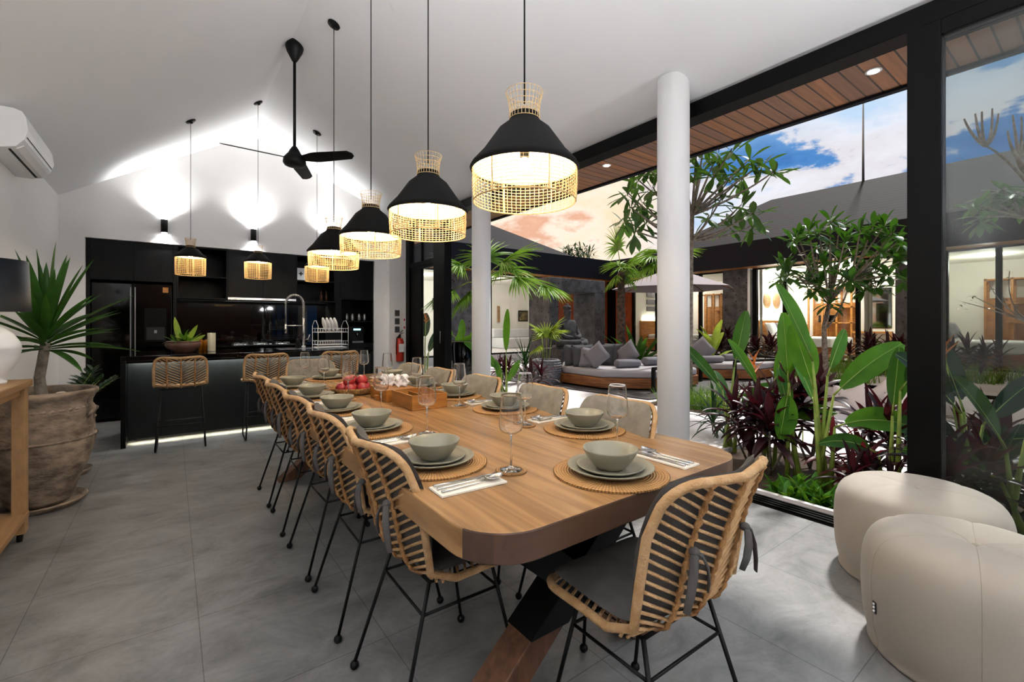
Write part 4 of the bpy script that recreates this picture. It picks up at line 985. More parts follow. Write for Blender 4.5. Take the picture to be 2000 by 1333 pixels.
# fridge
t = thing('refrigerator', 'black glossy side-by-side fridge with a dispenser in the right door', 'fridge', (-.40, 7.98, 0))
MB(t).box(-.805, 0.0, 7.72, 8.27, .02, 1.77).build('body', 'black_metal')
for a, b, s_ in ((-.803, -.41, 1), (-.404, -.002, -1)):
    d_ = MB(t).box(a, b, FY, 7.715, .05, 1.765).build('door', 'black_gloss', bevel=.008)
    x = b-.02 if s_ > 0 else a+.02
    MB(t).box(x-.006, x+.006, FY-.012, FY, .25, 1.72).build('handle', 'steel_dark', parent=d_, bevel=.003)
    if s_ < 0:
        MB(t).box(-.29, -.06, FY-.004, FY, 1.0, 1.45).build('dispenser_panel', 'black_frame', parent=d_, bevel=.002)
        MB(t).box(-.27, -.08, FY-.006, FY-.003, 1.03, 1.20).build('dispenser_recess', 'dark_slot', parent=d_)
        MB(t).box(-.19, -.16, FY-.01, FY-.005, 1.12, 1.16).build('dispenser_label', 'steel_dark', parent=d_)
        MB(t).box(-.10, -.04, FY-.004, FY, 1.66, 1.73).build('badge', 'wood_warm', parent=d_)
# hob with burners
t = thing('gas_hob', 'black gas hob with steel pan supports on the back worktop', 'hob', (1.1, 7.95, .918))
MB(t).box(.70, 1.62, 7.72, 8.20, .918, .926).build('glass_top', 'glass_black', bevel=.002)
for u in (470, 508, 552):
    x = at_y(u, 7.95); b_ = MB(t, True); b_.cyl(x, 7.95, .926, .944, .045, 20); bo = b_.build('burner', 'steel_dark')
    m = MB(t); 
    for k in range(4):
        a = k*pi/2+pi/4; c = Vector((x, 7.95, .955)); d = Vector((cos(a), sin(a), 0)); m.bar(c+d*.02, c+d*.115, .007, .010); m.bar(c+d*.112-Vector((0, 0, .025)), c+d*.112+Vector((0, 0, .004)), .007, .007, up=(1, 0, 0))
    m.tube([(x+.115*cos(2*pi*i/24), 7.95+.115*sin(2*pi*i/24), .932) for i in range(24)], .004, 5, closed=True); m.build('pan_support', 'steel', parent=bo)
for i in range(3):
    m = MB(t, True); m.cyl(1.0+i*.1, 7.75, .926, .945, .018, 14); m.build('knob', 'steel_dark')
# island
IX0, IX1, IY0, IY1 = -.41, 2.14, 5.94, 6.92
o = MB().box(IX0, IX1, IY0, IY1, .872, .918).box(IX0+.041, IX1-.041, IY0, IY0+.025, .846, .8719).build('countertop', 'black_gloss', parent=None, bevel=.003); tag(o, 'glossy black countertop of the kitchen island', 'countertop')
t = thing('kitchen_island', 'black panelled kitchen island lit from under its countertop', 'kitchen island', (.86, 6.4, 0))
MB(t).box(-.36, 2.09, 6.126, 6.88, .07, .8715).build('body', 'black_cab')
MB(t).box(-.365, 2.095, 6.105, 6.125, .05, .8715).build('front_panel', 'black_panel')
MB(t).box(IX0, IX0+.04, IY0, IY1, 0, .8715).build('side_panel', 'black_cab', bevel=.002); MB(t).box(IX1-.04, IX1, IY0, IY1, 0, .8715).build('side_panel', 'black_cab', bevel=.002)
MB(t).box(-.3, 2.03, 6.25, 6.85, 0, .07).build('plinth', 'black_metal')
MB(t).box(-.36, 2.09, 5.985, 6.0, .864, .871).build('led_strip', 'led_bright')
MB(t).box(-.36, 2.09, 6.13, 6.15, .06, .069).build('led_strip', 'led_warm')
l1 = light('AREA', 'lamp_light', (.86, 5.993, .862), 16, (.93, 1, .97), t, 2.4, None, .5, (0, .75, -.65)); l1.data.shape = 'RECTANGLE'; l1.data.size_y = .012; l1.rotation_euler = (radians(48), 0, 0)
l2 = light('AREA', 'lamp_light', (.86, 6.14, .058), 6, (1, .96, .70), t, 2.4); l2.data.shape = 'RECTANGLE'; l2.data.size_y = .015
# things on the island
x, y = at_y(358, 6.42), 6.42
t = thing('potted_plant', 'low bowl of ferns and variegated leaves on the kitchen island', 'potted plant', (x, y, .919))
MB(t, True).lathe([(1e-6, 0), (.09, 0), (.10, .01), (.155, .05), (.172, .085), (.165, .11), (.15, .118), (.158, .124), (.162, .118), (.155, .13), (.14, .128), (.13, .11), (1e-6, .105)], (x, y, .919), 36).build('bowl', 'pot_brown')
m = MB(t); random.seed(3)
for i in range(46):
    az = rnd(0, 2*pi); el = radians(rnd(8, 70)); b_ = (x+rnd(-.08, .08), y+rnd(-.08, .08), 1.03); m.blade(b_, (cos(el)*cos(az), cos(el)*sin(az), sin(el)), rnd(.09, .19), rnd(.02, .05), .5, .1, 5, 'lance')
m.build('fern_leaves', 'leaf_bright')
m = MB(t)
for dx, az, el, L, w in ((-.03, 2.8, 80, .30, .065), (.03, -.6, 60, .24, .055), (.08, .1, 35, .16, .045)):
    m.blade((x+dx, y, 1.03), (cos(radians(el))*cos(az), cos(radians(el))*sin(az), sin(radians(el))), L, w, .08, .1, 7, 'lance', up=(0, 1, .2))
m.build('variegated_leaves', 'leaf_yellow')
m = MB(t)
for i in range(14):
    az = rnd(2, 4.5); m.blade((x-.12+rnd(-.03, .03), y-.06, 1.01+rnd(0, .03)), (cos(az), sin(az), .3), .05, .035, .8, .1, 3, 'paddle')
m.build('trailing_leaves', 'ceramic')
def bottle(name, lab, cat, x, y, r, h, mt, pump, group=None):
    t = thing(name, lab, cat, (x, y, .919), group=group)
    MB(t, True).lathe([(1e-6, 0), (r, 0), (r, h*.75), (r*.8, h*.84), (r*.4, h*.88), (r*.4, h*.94), (1e-6, h*.94)], (x, y, .919), 22).build('body', mt)
    if pump:
        m = MB(t, True); m.tube([(x, y, .919+h*.94), (x, y, .919+h*1.12), (x+.03, y, .919+h*1.14)], .006, 7); m.cyl(x, y, .919+h*.93, .919+h*1.0, r*.45, 12); m.build('pump', 'black_metal')
xb = at_y(393, 6.62); bottle('soap_bottle', 'left amber pump bottle on the island beside the white cylinder', 'bottle', xb, 6.62, .028, .15, 'amber', True, 'amber pump bottles on the island')
xb = at_y(402, 6.58); bottle('soap_bottle', 'right amber pump bottle on the island beside the white cylinder', 'bottle', xb, 6.58, .028, .15, 'amber', True, 'amber pump bottles on the island')
xb = at_y(413, 6.50); o = MB(None, True).cyl(xb, 6.50, .919, 1.135, .042, 28).build('canister', 'candle', parent=None, bevel=.004); tag(o, 'cream white cylinder canister on the island by the amber bottles', 'canister')
xb = at_y(582, 6.55); bottle('soap_dispenser', 'black soap dispenser with steel pump beside the kitchen tap', 'bottle', xb, 6.55, .03, .15, 'black_metal', True)
# tap
fx, fy = at_y(593, 6.62), 6.62
t = thing('kitchen_tap', 'tall chrome spring kitchen tap on the island', 'tap', (fx, fy, .919))
m = MB(t, True); m.cyl(fx, fy, .919, .95, .028, 20); m.tube([(fx, fy, .95), (fx, fy, 1.33)], .016, 14); m.build('column', 'steel')
arc = [Vector((fx, fy, 1.33))]+[Vector((fx-.11+.11*cos(a), fy, 1.51+.12*sin(a))) for a in [pi*i/16 for i in range(17)]]+[Vector((fx-.22, fy, 1.40)), Vector((fx-.22, fy, 1.24))]
MB(t, True).tube(arc, .010, 10).build('hose', 'steel_dark')
m = MB(t, True); cp = []
LL = [0.]
for i in range(len(arc)-3): LL.append(LL[-1]+(arc[i+1]-arc[i]).length)
tot = LL[-1]; turns = 34; n = turns*10
for i in range(n+1):
    s_ = tot*i/n; j = max(k for k in range(len(LL)-1) if LL[k] <= s_+1e-9); f_ = (s_-LL[j])/max(1e-9, LL[j+1]-LL[j]); p = arc[j].lerp(arc[j+1], f_); tt = (arc[j+1]-arc[j]).normalized(); nn = tt.cross(Vector((0, 1, 0))).normalized(); a = 2*pi*turns*i/n
    cp.append(p+nn*.018*cos(a)+Vector((0, 1, 0))*.018*sin(a))
m.tube(cp, .0028, 5); m.build('spring', 'steel')
m = MB(t, True); m.tube([(fx-.22, fy, 1.24), (fx-.22, fy, 1.12)], [.014, .018], 12); m.build('spray_head', 'steel')
MB(t, True).tube([(fx, fy, 1.22), (fx-.22, fy, 1.22)], .006, 8).build('holder_arm', 'steel')
MB(t, True).tube([(fx, fy, 1.02), (fx+.05, fy-.03, 1.04), (fx+.07, fy-.04, 1.10)], .006, 8).build('lever', 'steel')
# sink rim and dish rack
xs = at_y(540, 6.55); o = MB().box(xs, xs+.52, 6.36, 6.72, .918, .921).build('sink', 'steel', parent=None, bevel=.001); tag(o, 'steel sink set into the island countertop', 'sink')
rx0, rx1 = at_y(616, 6.5), at_y(674, 6.5); ry0, ry1 = 6.36, 6.66
t = thing('dish_rack', 'white wire two-tier dish rack on the island', 'dish rack', ((rx0+rx1)/2, 6.5, .919))
m = MB(t, True)
for x in (rx0, rx1):
    for y in (ry0, ry1): m.tube([(x, y, .919), (x, y, 1.22)], .004, 6)
    m.tube([(x, ry0, 1.22), (x, (ry0+ry1)/2-.05, 1.285), (x, (ry0+ry1)/2+.05, 1.285), (x, ry1, 1.22)], .004, 6)
m.build('side_frame', 'white_paint')
for z in (.96, 1.13):
    m = MB(t, True)
    for y in (ry0, ry1):
        m.tube([(rx0, y, z), (rx1, y, z)], .003, 5); m.tube([(rx0, y, z+.05), (rx1, y, z+.05)], .003, 5)
    for i in range(13):
        x = rx0+(rx1-rx0)*i/12; m.tube([(x, ry0, z+.05), (x, ry0, z), (x, ry1, z), (x, ry1, z+.05)], .0022, 4)
    m.build('basket_tier', 'white_paint')
m = MB(t); m.box(rx0+.01, rx1-.01, ry0+.01, ry1-.01, .922, .930); m.build('drip_tray', 'white_plastic')
for i in range(4):
    o = MB(None, True).lathe([(1e-6, 0), (.06, .002), (.095, .012), (.096, .015), (.06, .007), (1e-6, .005)], n=26).build('plate', 'white_paint', parent=None)
    o.location = (rx0+.10+i*.05, 6.5, 1.235); o.rotation_euler = (0, radians(78), 0); tag(o, 'white plate standing in the wire dish rack, %s from the left' % ('first', 'second', 'third', 'fourth')[i], 'plate', 'white plates in the dish rack')
# shelf goods
x = at_y(585, 7.9)
t = thing('first_aid_box', 'white first-aid box with a dark cross in the open wall shelf', 'first-aid box', (x, 7.85, 1.93))
MB(t).box(x-.065, x+.065, 7.80, 7.90, 1.931, 2.13).build('body', 'white_plastic', bevel=.006)
MB(t).box(x-.032, x+.032, 7.797, 7.80, 2.03, 2.046).box(x-.008, x+.008, 7.7975, 7.80, 2.006, 2.07).build('cross', 'black_metal')
for u, w_ in ((627, 'left'), (637, 'right')):
    x = at_y(u, 7.85); m = MB(None, True); m.lathe([(1e-6, 0), (.018, 0), (.02, .08), (.009, .11), (.008, .17), (1e-6, .17)], (x, 7.85, 1.609), 14); o = m.build('bottle', 'wood_foot', parent=None); tag(o, 'slim brown bottle on the lower right wall shelf, %s one' % w_, 'bottle', 'slim bottles on the wall shelf')
for i, u in enumerate((677, 688, 701, 712)):
    x = at_y(u, 7.85); m = MB(None, True); m.lathe([(1e-6, 0), (.03, 0), (.034, .01), (.034, .10), (.026, .115), (.026, .13), (1e-6, .13)], (x, 7.85, 1.29), 18); o = m.build('glass_jar', 'steel_dark', parent=None); tag(o, 'grey jar in the right kitchen niche, %s from the left' % ('first', 'second', 'third', 'fourth')[i], 'jar', 'jars in the kitchen niche')
x0 = at_y(683, 7.8); t = thing('coffee_machine', 'black coffee machine with a small lit display in the kitchen niche', 'coffee machine', (x0+.12, 7.95, .919))
MB(t).box(x0, x0+.25, 7.82, 8.15, .919, 1.20).build('body', 'black_metal', bevel=.008)
MB(t).box(x0+.07, x0+.19, 7.816, 7.82, 1.13, 1.16).build('display', 'display'); MB(t).box(x0+.03, x0+.22, 7.76, 7.82, .919, .95).build('tray', 'steel_dark', bevel=.002)
MB(t, True).cyl(x0+.125, 7.79, 1.03, 1.09, .014, 12).build('spout', 'steel')
# wall controls, signs and extinguisher on the pier
for i, v in enumerate((612, 628, 644)):
    x = at_y(776, 7.46); z = 1.25+(632-v)/889.*(x*FW[0]+7.47*FW[1])
    t = thing('light_switch', 'dark grey switch plate on the white pier, %s of three' % ('top', 'middle', 'bottom')[i], 'light switch', (x, 7.465, z), group='switch plates on the pier')
    MB(t).box(x-.042, x+.042, 7.460, 7.4695, z-.052, z+.052).build('plate', 'pillow_dark', bevel=.002)
    for s_ in (-1, 1): MB(t).box(x+s_*.02-.015, x+s_*.02+.015, 7.456, 7.461, z-.035, z+.035).build('rocker', 'stone_dark', bevel=.002)
for i, v in enumerate((625, 640)):
    x = at_y(790, 7.46); z = 1.25+(632-v)/889.*(x*FW[0]+7.47*FW[1])
    t = thing('safety_sign', 'small white safety sticker with a red mark on the pier, %s one' % ('upper', 'lower')[i], 'sign', (x, 7.468, z), group='safety stickers on the pier')
    MB(t).box(x-.028, x+.028, 7.4675, 7.4695, z-.05, z+.05).build('sheet', 'white_paint'); MB(t).box(x-.012, x+.012, 7.4655, 7.4675, z-.02, z+.02).build('red_mark', 'red_paint')
x = at_y(781, 7.40); z0 = 1.25+(632-706)/889.*(x*FW[0]+7.4*FW[1])
t = thing('fire_extinguisher', 'red fire extinguisher hanging on the white pier', 'fire extinguisher', (x, 7.40, z0))
MB(t, True).lathe([(1e-6, 0), (.06, 0), (.066, .01), (.066, .33), (.05, .385), (.02, .40), (1e-6, .40)], (x, 7.40, z0), 26).build('cylinder', 'red_paint')
MB(t).box(x-.045, x+.045, 7.330, 7.336, z0+.16, z0+.30).build('label_sheet', 'white_paint')
m = MB(t, True); m.tube([(x, 7.4, z0+.40), (x, 7.4, z0+.46)], .016, 10); m.bar((x, 7.40, z0+.46), (x+.03, 7.32, z0+.49), .015, .006); m.bar((x, 7.40, z0+.48), (x+.02, 7.31, z0+.53), .015, .006); m.build('valve', 'black_metal')
MB(t, True).tube([(x-.01, 7.39, z0+.45), (x-.07, 7.37, z0+.40), (x-.078, 7.37, z0+.25), (x-.075, 7.37, z0+.12)], .008, 8).build('hose', 'black_metal')
MB(t).box(x-.02, x+.02, 7.45, 7.47, z0+.2, z0+.42).build('bracket', 'black_metal')
# ================================================================ OUTSIDE GROUND
PX0, PX1, PY0, PY1 = 6.9, 11.2, -4., 4.0      # sunken lounge pit
BX0, BX1, BY0, BY1 = 3.47, 4.85, -4.6, 2.35    # planting bed by the glass
m = MB()
for a, b, c_, d in ((3.42, BX0, -5.2, 12.4), (BX0, BX1, BY1, 12.4), (BX0, BX1, -5.2, BY0), (BX1, PX0, -5.2, 12.4), (PX0, PX1, PY1, 12.4), (PX0, PX1, -5.2, PY0), (PX1, 13.9, -5.2, 12.4), (13.9, 20, -12, 18), (3.42, 13.9, 12.4, 19), (-3, 3.42, 8.6, 19), (3.42, 13.9, -12, -5.2)):
    m.box(a, b, c_, d, -.12, 0)
struct(m.build('paving', 'paving'), 'white courtyard paving')
m = MB(); m.box(PX0, PX1, PY0, PY1, -.92, -.8)
for a, b, c_, d in ((PX0-.06, PX0, PY0, PY1), (PX1, PX1+.06, PY0, PY1), (PX0, PX1, PY0-.06, PY0), (PX0, PX1, PY1, PY1+.06)): m.box(a, b, c_, d, -.9, -.121)
struct(m.build('lounge_pit', 'paving'), 'white sunken lounge pit in the courtyard')
m = MB(); m.box(PX1-.02, PX1+.05, PY0, PY1+.05, -.09, .012); m.box(PX0, PX1, PY1-.02, PY1+.05, -.09, .012); struct(m.build('trim_5', 'black_frame'), 'black edge of the sunken lounge')
struct(MB().box(BX0, BX1, BY0, BY1, -.15, -.04).build('planting_soil', 'soil'), 'soil of the planting bed by the glass')
m = MB(); m.box(3.43, 3.47, BY0, BY1, -.1, .03); struct(m.build('trim_6', 'paving'), 'white kerb between door track and planting bed')
dk = [(6.2, 4.6), (9.2, 4.2), (13.2, 4.9), (13.2, 7.6), (9.5, 9.6), (5.7, 9.0)]
struct(MB().prism(dk, 0, .02).build('deck', 'deck'), 'dark boarded deck under the daybeds')
m = MB(); m.box(11.9, 13.95, -5, 4.6, .0, .12); struct(m.build('kerb', 'paving'), 'raised white bed edge before the bedrooms')
# ================================================================ OPPOSITE BUILDING (bedrooms)
FX = 14.0; BZ = .23; SZ = 2.92
def ysx(u, x=FX): return at_x(u, x)
m = MB(); m.box(13.7, 19, -8, 15.2, -.1, BZ); struct(m.build('bedroom_floor', 'paving'), 'raised floor of the bedroom wing')
BW = 17.6; Y5, Y6, Y4 = 7.0, 2.95, 11.05
wall = MB(); wall.box(BW, BW+.2, -8, 15.2, BZ, 4.0)
for y in (Y5, Y6, Y4, -6.5): wall.box(14.12, BW, y, y+.14, BZ, 3.5)
struct(wall.build('wall_bedrooms', 'room_white'), 'white inner walls of the bedroom wing')
struct(MB().box(13.35, 18.4, -8, 15.2, SZ, SZ+.06).build('ceiling_bedrooms', 'room_white'), 'white ceiling of the bedroom wing')
struct(MB().box(13.28, 13.34, -8, 12.3, SZ-.03, SZ+.70).build('fascia_bedrooms', 'fascia'), 'dark blue-black fascia of the bedroom wing')
struct(MB().box(13.34, 14.0, -8, 12.3, SZ-.03, SZ-.002).build('trim_7', 'wood_warm'), 'timber soffit of the bedroom wing')
m = MB(); ez, rz = SZ+.70, 5.5
V = [(13.28, -8, ez), (13.28, 10.0, ez), (16.5, 7.2, rz), (16.5, -8, rz), (19.7, -8, ez), (19.7, 10.0, ez)]
m.add(V, [(0, 3, 2, 1), (1, 2, 5), (2, 3, 4, 5), (0, 1, 5, 4)], False); struct(m.build('roof_bedrooms', 'roof_shingle'), 'dark shingled roof of the bedroom wing')
def stone_pier(x0, x1, y0, y1, z1, nm='wall_pier'): return struct(MB().box(x0, x1, y0, y1, 0, z1).build(nm, 'stone', bevel=.01), 'grey pitted stone pier')
stone_pier(13.8, 14.1, ysx(1467), ysx(1418), SZ-.03); stone_pier(13.8, 14.1, ysx(1800), ysx(1755), SZ-.03)
struct(MB().box(13.78, 13.82, ysx(1471), ysx(1467), 0, SZ-.03).build('trim_8', 'white_paint'), 'white downpipe beside the stone pier')
struct(MB().box(13.9, 14.05, ysx(1236), ysx(1206), BZ, SZ-.03).build('wall_cladding', 'wood_red'), 'red timber cladding on the bedroom wing'); struct(MB().box(13.88, 14.1, ysx(1206), 12.5, 0, SZ-.03).build('wall_corner', 'black_frame'), 'dark corner of the courtyard facades')
def glazing(k, us, x=FX, lab=''):
    # us: pixel columns of frame members (pairs) as seen in the photo, converted to y on the facade
    w_ = D.objects.new('window_%d' % k, None); COL.objects.link(w_); ya, yb = ysx(us[-1][1]), ysx(us[0][0]); w_.location = (x, (ya+yb)/2, BZ); struct(w_, lab)
    f = MB(w_)
    for a, b in us: f.box(x-.05, x+.05, ysx(b), ysx(a), BZ, SZ)
    f.box(x-.04, x+.04, ya, yb, SZ-.07, SZ-.002); f.box(x-.04, x+.04, ya, yb, BZ, BZ+.05); f.build('frame', 'black_frame')
    MB(w_).box(x-.006, x+.006, ya, yb, BZ, SZ-.05).build('pane', 'pane')
glazing(4, [(1236, 1240), (1281, 1285), (1366, 1371), (1414, 1418)], lab='glass wall of the bedroom behind the parasol')
glazing(5, [(1471, 1480), (1530, 1538), (1672, 1680), (1750, 1755)], lab='glass wall of the bedroom behind the small tree')
glazing(6, [(1843, 1853), (1945, 1958), (2060, 2075), (2200, 2215)], lab='glass wall of the bedroom at the far right')
# ---------------- bedroom furniture
def bed(x, yp, w_):
    # headboard against the partition at yp, foot towards -y
    t = thing('bed', w_, 'bed', (x, yp-1.15, BZ))
    MB(t).box(x-.9, x+.9, yp-2.15, yp-.1, BZ, BZ+.32).build('frame', 'wood_teak', bevel=.01)
    MB(t).box(x-.88, x+.88, yp-2.12, yp-.1, BZ+.32, BZ+.60).build('mattress', 'sheet', bevel=.06, bseg=3)
    MB(t).box(x-1.25, x+1.15, yp-.09, yp-.005, BZ, BZ+1.12).build('headboard', 'wood_warm', bevel=.01)
    for i_ in (-1, 1): MB(t).box(x+i_*1.12-.2, x+i_*1.12+.2, yp-.5, yp-.1, BZ, BZ+.45).build('bedside_box', 'wood_warm', bevel=.01)
def cushion(name, c, sz, rot, mt, label, cat='cushion', group=None, ex=4.):
    # plump square cushion
    m = MB(None, True); n = 10; T = []; B = []
    for j in range(n+1):
        for i in range(n+1):
            a = -1+2*i/n; b = -1+2*j/n; pin = 1-.10*(1-a*a)*(abs(b)**4)-.10*(1-b*b)*(abs(a)**4)
            th = sz[2]/2*max(0, (1-abs(a)**ex)*(1-abs(b)**ex))**.5
            T.append(Vector((a*sz[0]/2*(1-.07*(1-b*b)), b*sz[1]/2*(1-.07*(1-a*a)), th))); B.append(Vector((T[-1].x, T[-1].y, -th)))
    W = n+1; fs = []
    for j in range(n):
        for i in range(n):
            a = j*W+i; fs.append((a, a+1, a+W+1, a+W)); k = a+len(T); fs.append((k, k+W, k+W+1, k+1))
    m.add(T+B, fs, True); o = m.build(name, mt, parent=None); o.location = c; o.rotation_euler = rot; tag(o, label, cat, group); return o
bed(15.75, Y5, 'bed with grey cushions in the bedroom behind the small tree')
for i, (dx, mt, wd) in enumerate(((-.5, 'sheet', 'white'), (.0, 'pillow_grey', 'grey'), (.5, 'pillow_grey', 'grey'))):
    cushion('bed_pillow', (15.75+dx, Y5-.36, BZ+.84), (.55, .45, .2), (radians(68), 0, 0), mt, '%s pillow on the bed behind the small tree, %s one' % (wd, ('left', 'middle', 'right')[i]), 'pillow', 'pillows on the bed behind the tree')
bed(15.6, Y4, 'bed in the bedroom behind the parasol')
bed(15.75, Y6, 'bed in the bedroom at the far right behind the glass')
for i, dx in enumerate((-.4, .4)):
    cushion('bed_pillow', (15.75+dx, Y6-.36, BZ+.84), (.55, .45, .2), (radians(68), 0, 0), 'pillow_grey', 'grey pillow on the far right bed, %s one' % ('left', 'right')[i], 'pillow', 'pillows on the far right bed')
def disc(u, z, r, w_, yp=Y5):
    x = at_y(u, yp-.02); m = MB(None, True); m.lathe([(1e-6, .02), (r*.5, .03), (r, .012), (r, 0), (1e-6, 0)], n=36); o = m.build('wall_disc', 'wood_pale', parent=None); o.location = (x, yp-.003, z); o.rotation_euler = (pi/2, 0, 0); tag(o, w_, 'wall decoration', 'woven discs on the bedroom walls')
disc(1499, 2.02, .27, 'left woven disc on the bedroom wall'); disc(1517.5, 2.02, .27, 'middle woven disc on the bedroom wall, left of the mullion'); disc(1538, 2.02, .27, 'right woven disc, mostly behind the window mullion')
disc(1885, 1.98, .27, 'woven disc on the wall of the far right bedroom', Y6)
def shelving(u0, u1, w_, x=17.3):
    y0, y1 = at_x(u1, x), at_x(u0, x); t = thing('shelving_unit', w_, 'shelving unit', (x, (y0+y1)/2, BZ)); z1 = 2.42; th = .05
    m = MB(t); n = 3
    for i in range(n+1):
        y = y0+(y1-y0-th)*i/n
        for xx in (x-.25, x+.2): m.box(xx, xx+th, y, y+th, BZ, z1)
    m.build('posts', 'wood_warm')
    for z in (BZ+.1, BZ+.55, 1.25, 1.75, z1-th): MB(t).box(x-.25, x+.25, y0, y1 if z < 1.2 or z > 2 else (y0+y1)/2, z, z+.035).build('shelf', 'wood_warm')
    for yy in (y0+.1, y1-.7): MB(t).box(x-.22, x+.2, yy, yy+.5, BZ+.14, BZ+.48).build('drawer', 'basket', bevel=.01)
    MB(t).box(x+.22, x+.25, y0, y1, BZ, z1-.5).build('back_panel', 'wood_warm')
    return x, y0, y1
x_, sy0, sy1 = shelving(1583, 1670, 'honey-coloured wooden shelving unit in the bedroom behind the tree')
o = MB().box(17.1, 17.35, sy1-.75, sy1-.3, 1.286, 1.52).build('safe', 'black_gloss', parent=None, bevel=.01); tag(o, 'small black safe on the shelving unit behind the tree trunk', 'safe')
shelving(1370, 1416, 'wooden shelving unit in the bedroom beside the stone pier')
shelving(1925, 2010, 'wooden shelving unit in the far right bedroom')
def curtain(u0, u1, w_, x=14.25):
    y0, y1 = at_x(u1, x), at_x(u0, x); m = MB(None, True); n = max(8, int((y1-y0)/.02))
    m.grid(lambda u, v: Vector((x+.03*sin(u*(y1-y0)*70), y0+(y1-y0)*u*(1-.35*max(0, .6-abs(v-.45))), BZ+.02+(SZ-BZ-.06)*v)), n, 10); o = m.build('curtain', 'curtain', parent=None, solid=.004); tag(o, w_, 'curtain')
curtain(1482, 1489, 'grey gathered curtain at the left edge of the bedroom window'); curtain(1684, 1704, 'grey curtain gathered beside the right mullion')
t = thing('desk', 'wooden desk shelf below the mirror in the bedroom', 'desk', (17.3, at_x(1715, 17.3), BZ)); MB(t).box(17.05, 17.58, at_x(1745, 17.6), at_x(1676, 17.6), .95, 1.0).build('desktop', 'wood_warm')
MB(t).box(17.1, 17.55, at_x(1745, 17.6), at_x(1745, 17.6)+.05, BZ, .95).build('leg', 'wood_warm'); MB(t).box(17.1, 17.55, at_x(1678, 17.6)-.05, at_x(1678, 17.6), BZ, .95).build('leg', 'wood_warm')
for i, dz in enumerate((0, .28, .56)):
    x = at_y(1273, Y4-.03); o = MB().box(x-.3, x+.3, Y4-.04, Y4-.005, 1.72+dz, 1.90+dz).build('wall_panel', 'wicker_grey', parent=None); tag(o, 'grey woven panel on the wall behind the parasol, %s of three' % ('bottom', 'middle', 'top')[i], 'wall decoration', 'woven wall panels')
# bedroom ceiling lights (lit rooms)
def room_light(x, y, e, w_, z=SZ-.004):
    t = thing('ceiling_light', w_, 'ceiling light', (x, y, z), group='ceiling lights in the lit rooms')
    MB(t, True).cyl(x, y, z-.03, z, .16, 24).build('diffuser', 'led_warm'); light('POINT', 'lamp_light', (x, y, z-.22), e, (1, .95, .88), t, .15)
RL = ROOML
room_light(15.9, ysx(1300, 15.9), RL, 'round ceiling light in the bedroom behind the parasol'); room_light(15.9, ysx(1520, 15.9), RL, 'round ceiling light in the bedroom behind the tree, left')
room_light(15.9, ysx(1640, 15.9), RL, 'round ceiling light in the bedroom behind the tree, right'); room_light(15.9, ysx(1930, 15.9), RL*.8, 'round ceiling light in the far right bedroom')
room_light(15.6, 11.2, RL*.6, 'round ceiling light in the corner bedroom')
# headboard glow strips
for x, yp, e, w_ in ((15.7, Y5, 12, 'middle'), (15.55, Y4, 12, 'left'), (15.7, Y6, 9, 'right')):
    t = thing('strip_light', 'warm light strip behind the headboard of the %s bed' % w_, 'strip light', (x, yp-.05, BZ+1.12))
    MB(t).box(x-1.1, x+1.05, yp-.06, yp-.03, BZ+1.122, BZ+1.14).build('led', 'led_warm'); a_ = light('AREA', 'lamp_light', (x, yp-.05, BZ+1.16), e, (1, .92, .75), t, .05, None, .5, (0, .05, 1)); a_.data.shape = 'RECTANGLE'; a_.data.size = 2.0; a_.data.size_y = .03
t = thing('mirror', 'large wall mirror above the bedroom desk', 'mirror', (17.58, at_x(1716, 17.58), 1.3)); MB(t).box(17.565, 17.597, at_x(1742, 17.6), at_x(1690, 17.6), 1.1, 2.35).build('frame', 'black_metal'); MB(t).box(17.56, 17.566, at_x(1741, 17.6), at_x(1691, 17.6), 1.12, 2.33).build('glass', 'mirror')
# ================================================================ LEFT BUILDING (behind the far end)
GY = 12.3
def xsy(u, y=GY): return at_y(u, y)
struct(MB().box(-3, 13.7, 12.2, 17, -.1, BZ).build('suite_floor', 'paving'), 'raised floor of the far suite')
w = MB(); w.box(-3, 15, 16.2, 16.4, BZ, 4); w.box(-3, -2.9, 12.3, 16.2, BZ, 3.5); w.box(13.0, 13.12, 12.5, 16.2, BZ, 3.4); struct(w.build('wall_suite', 'room_white'), 'white inner walls of the far suite')
struct(MB().box(-3, 13.3, 11.7, 16.4, SZ, SZ+.06).build('ceiling_suite', 'room_white'), 'white ceiling of the far suite')
struct(MB().box(-3, 13.28, 11.58, 11.64, SZ-.03, SZ+.70).build('fascia_suite', 'fascia'), 'dark fascia of the far suite')
struct(MB().box(-3, 13.28, 11.64, 12.3, SZ-.03, SZ-.002).build('trim_9', 'wood_warm'), 'timber soffit of the far suite')
m = MB(); V = [(-3, 11.58, ez), (11.3, 11.58, ez), (8.0, 14.8, rz), (-3, 14.8, rz), (11.3, 18, ez), (-3, 18, ez)]
m.add(V, [(0, 1, 2, 3), (1, 4, 2), (3, 2, 4, 5), (0, 5, 4, 1)], False); struct(m.build('roof_suite', 'roof_shingle'), 'dark hipped shingle roof of the far suite')
struct(MB().box(11.0, 15.2, 11.64, 16, SZ+.06, SZ+.62).build('roof_corner', 'fascia'), 'flat dark roof at the courtyard corner')
struct(MB().box(xsy(875), xsy(918), 12.15, 12.45, 0, SZ-.03).build('wall_pier', 'stone', bevel=.01), 'grey stone pier of the far suite')
struct(MB().box(xsy(1060), 13.9, 12.25, 12.4, BZ, SZ-.03).build('wall_cladding', 'wood_red'), 'red timber cladding behind the stone portal')
w_ = D.objects.new('window_7', None); COL.objects.link(w_); w_.location = (7.5, GY, BZ); struct(w_, 'glass wall of the far suite')
f = MB(w_)
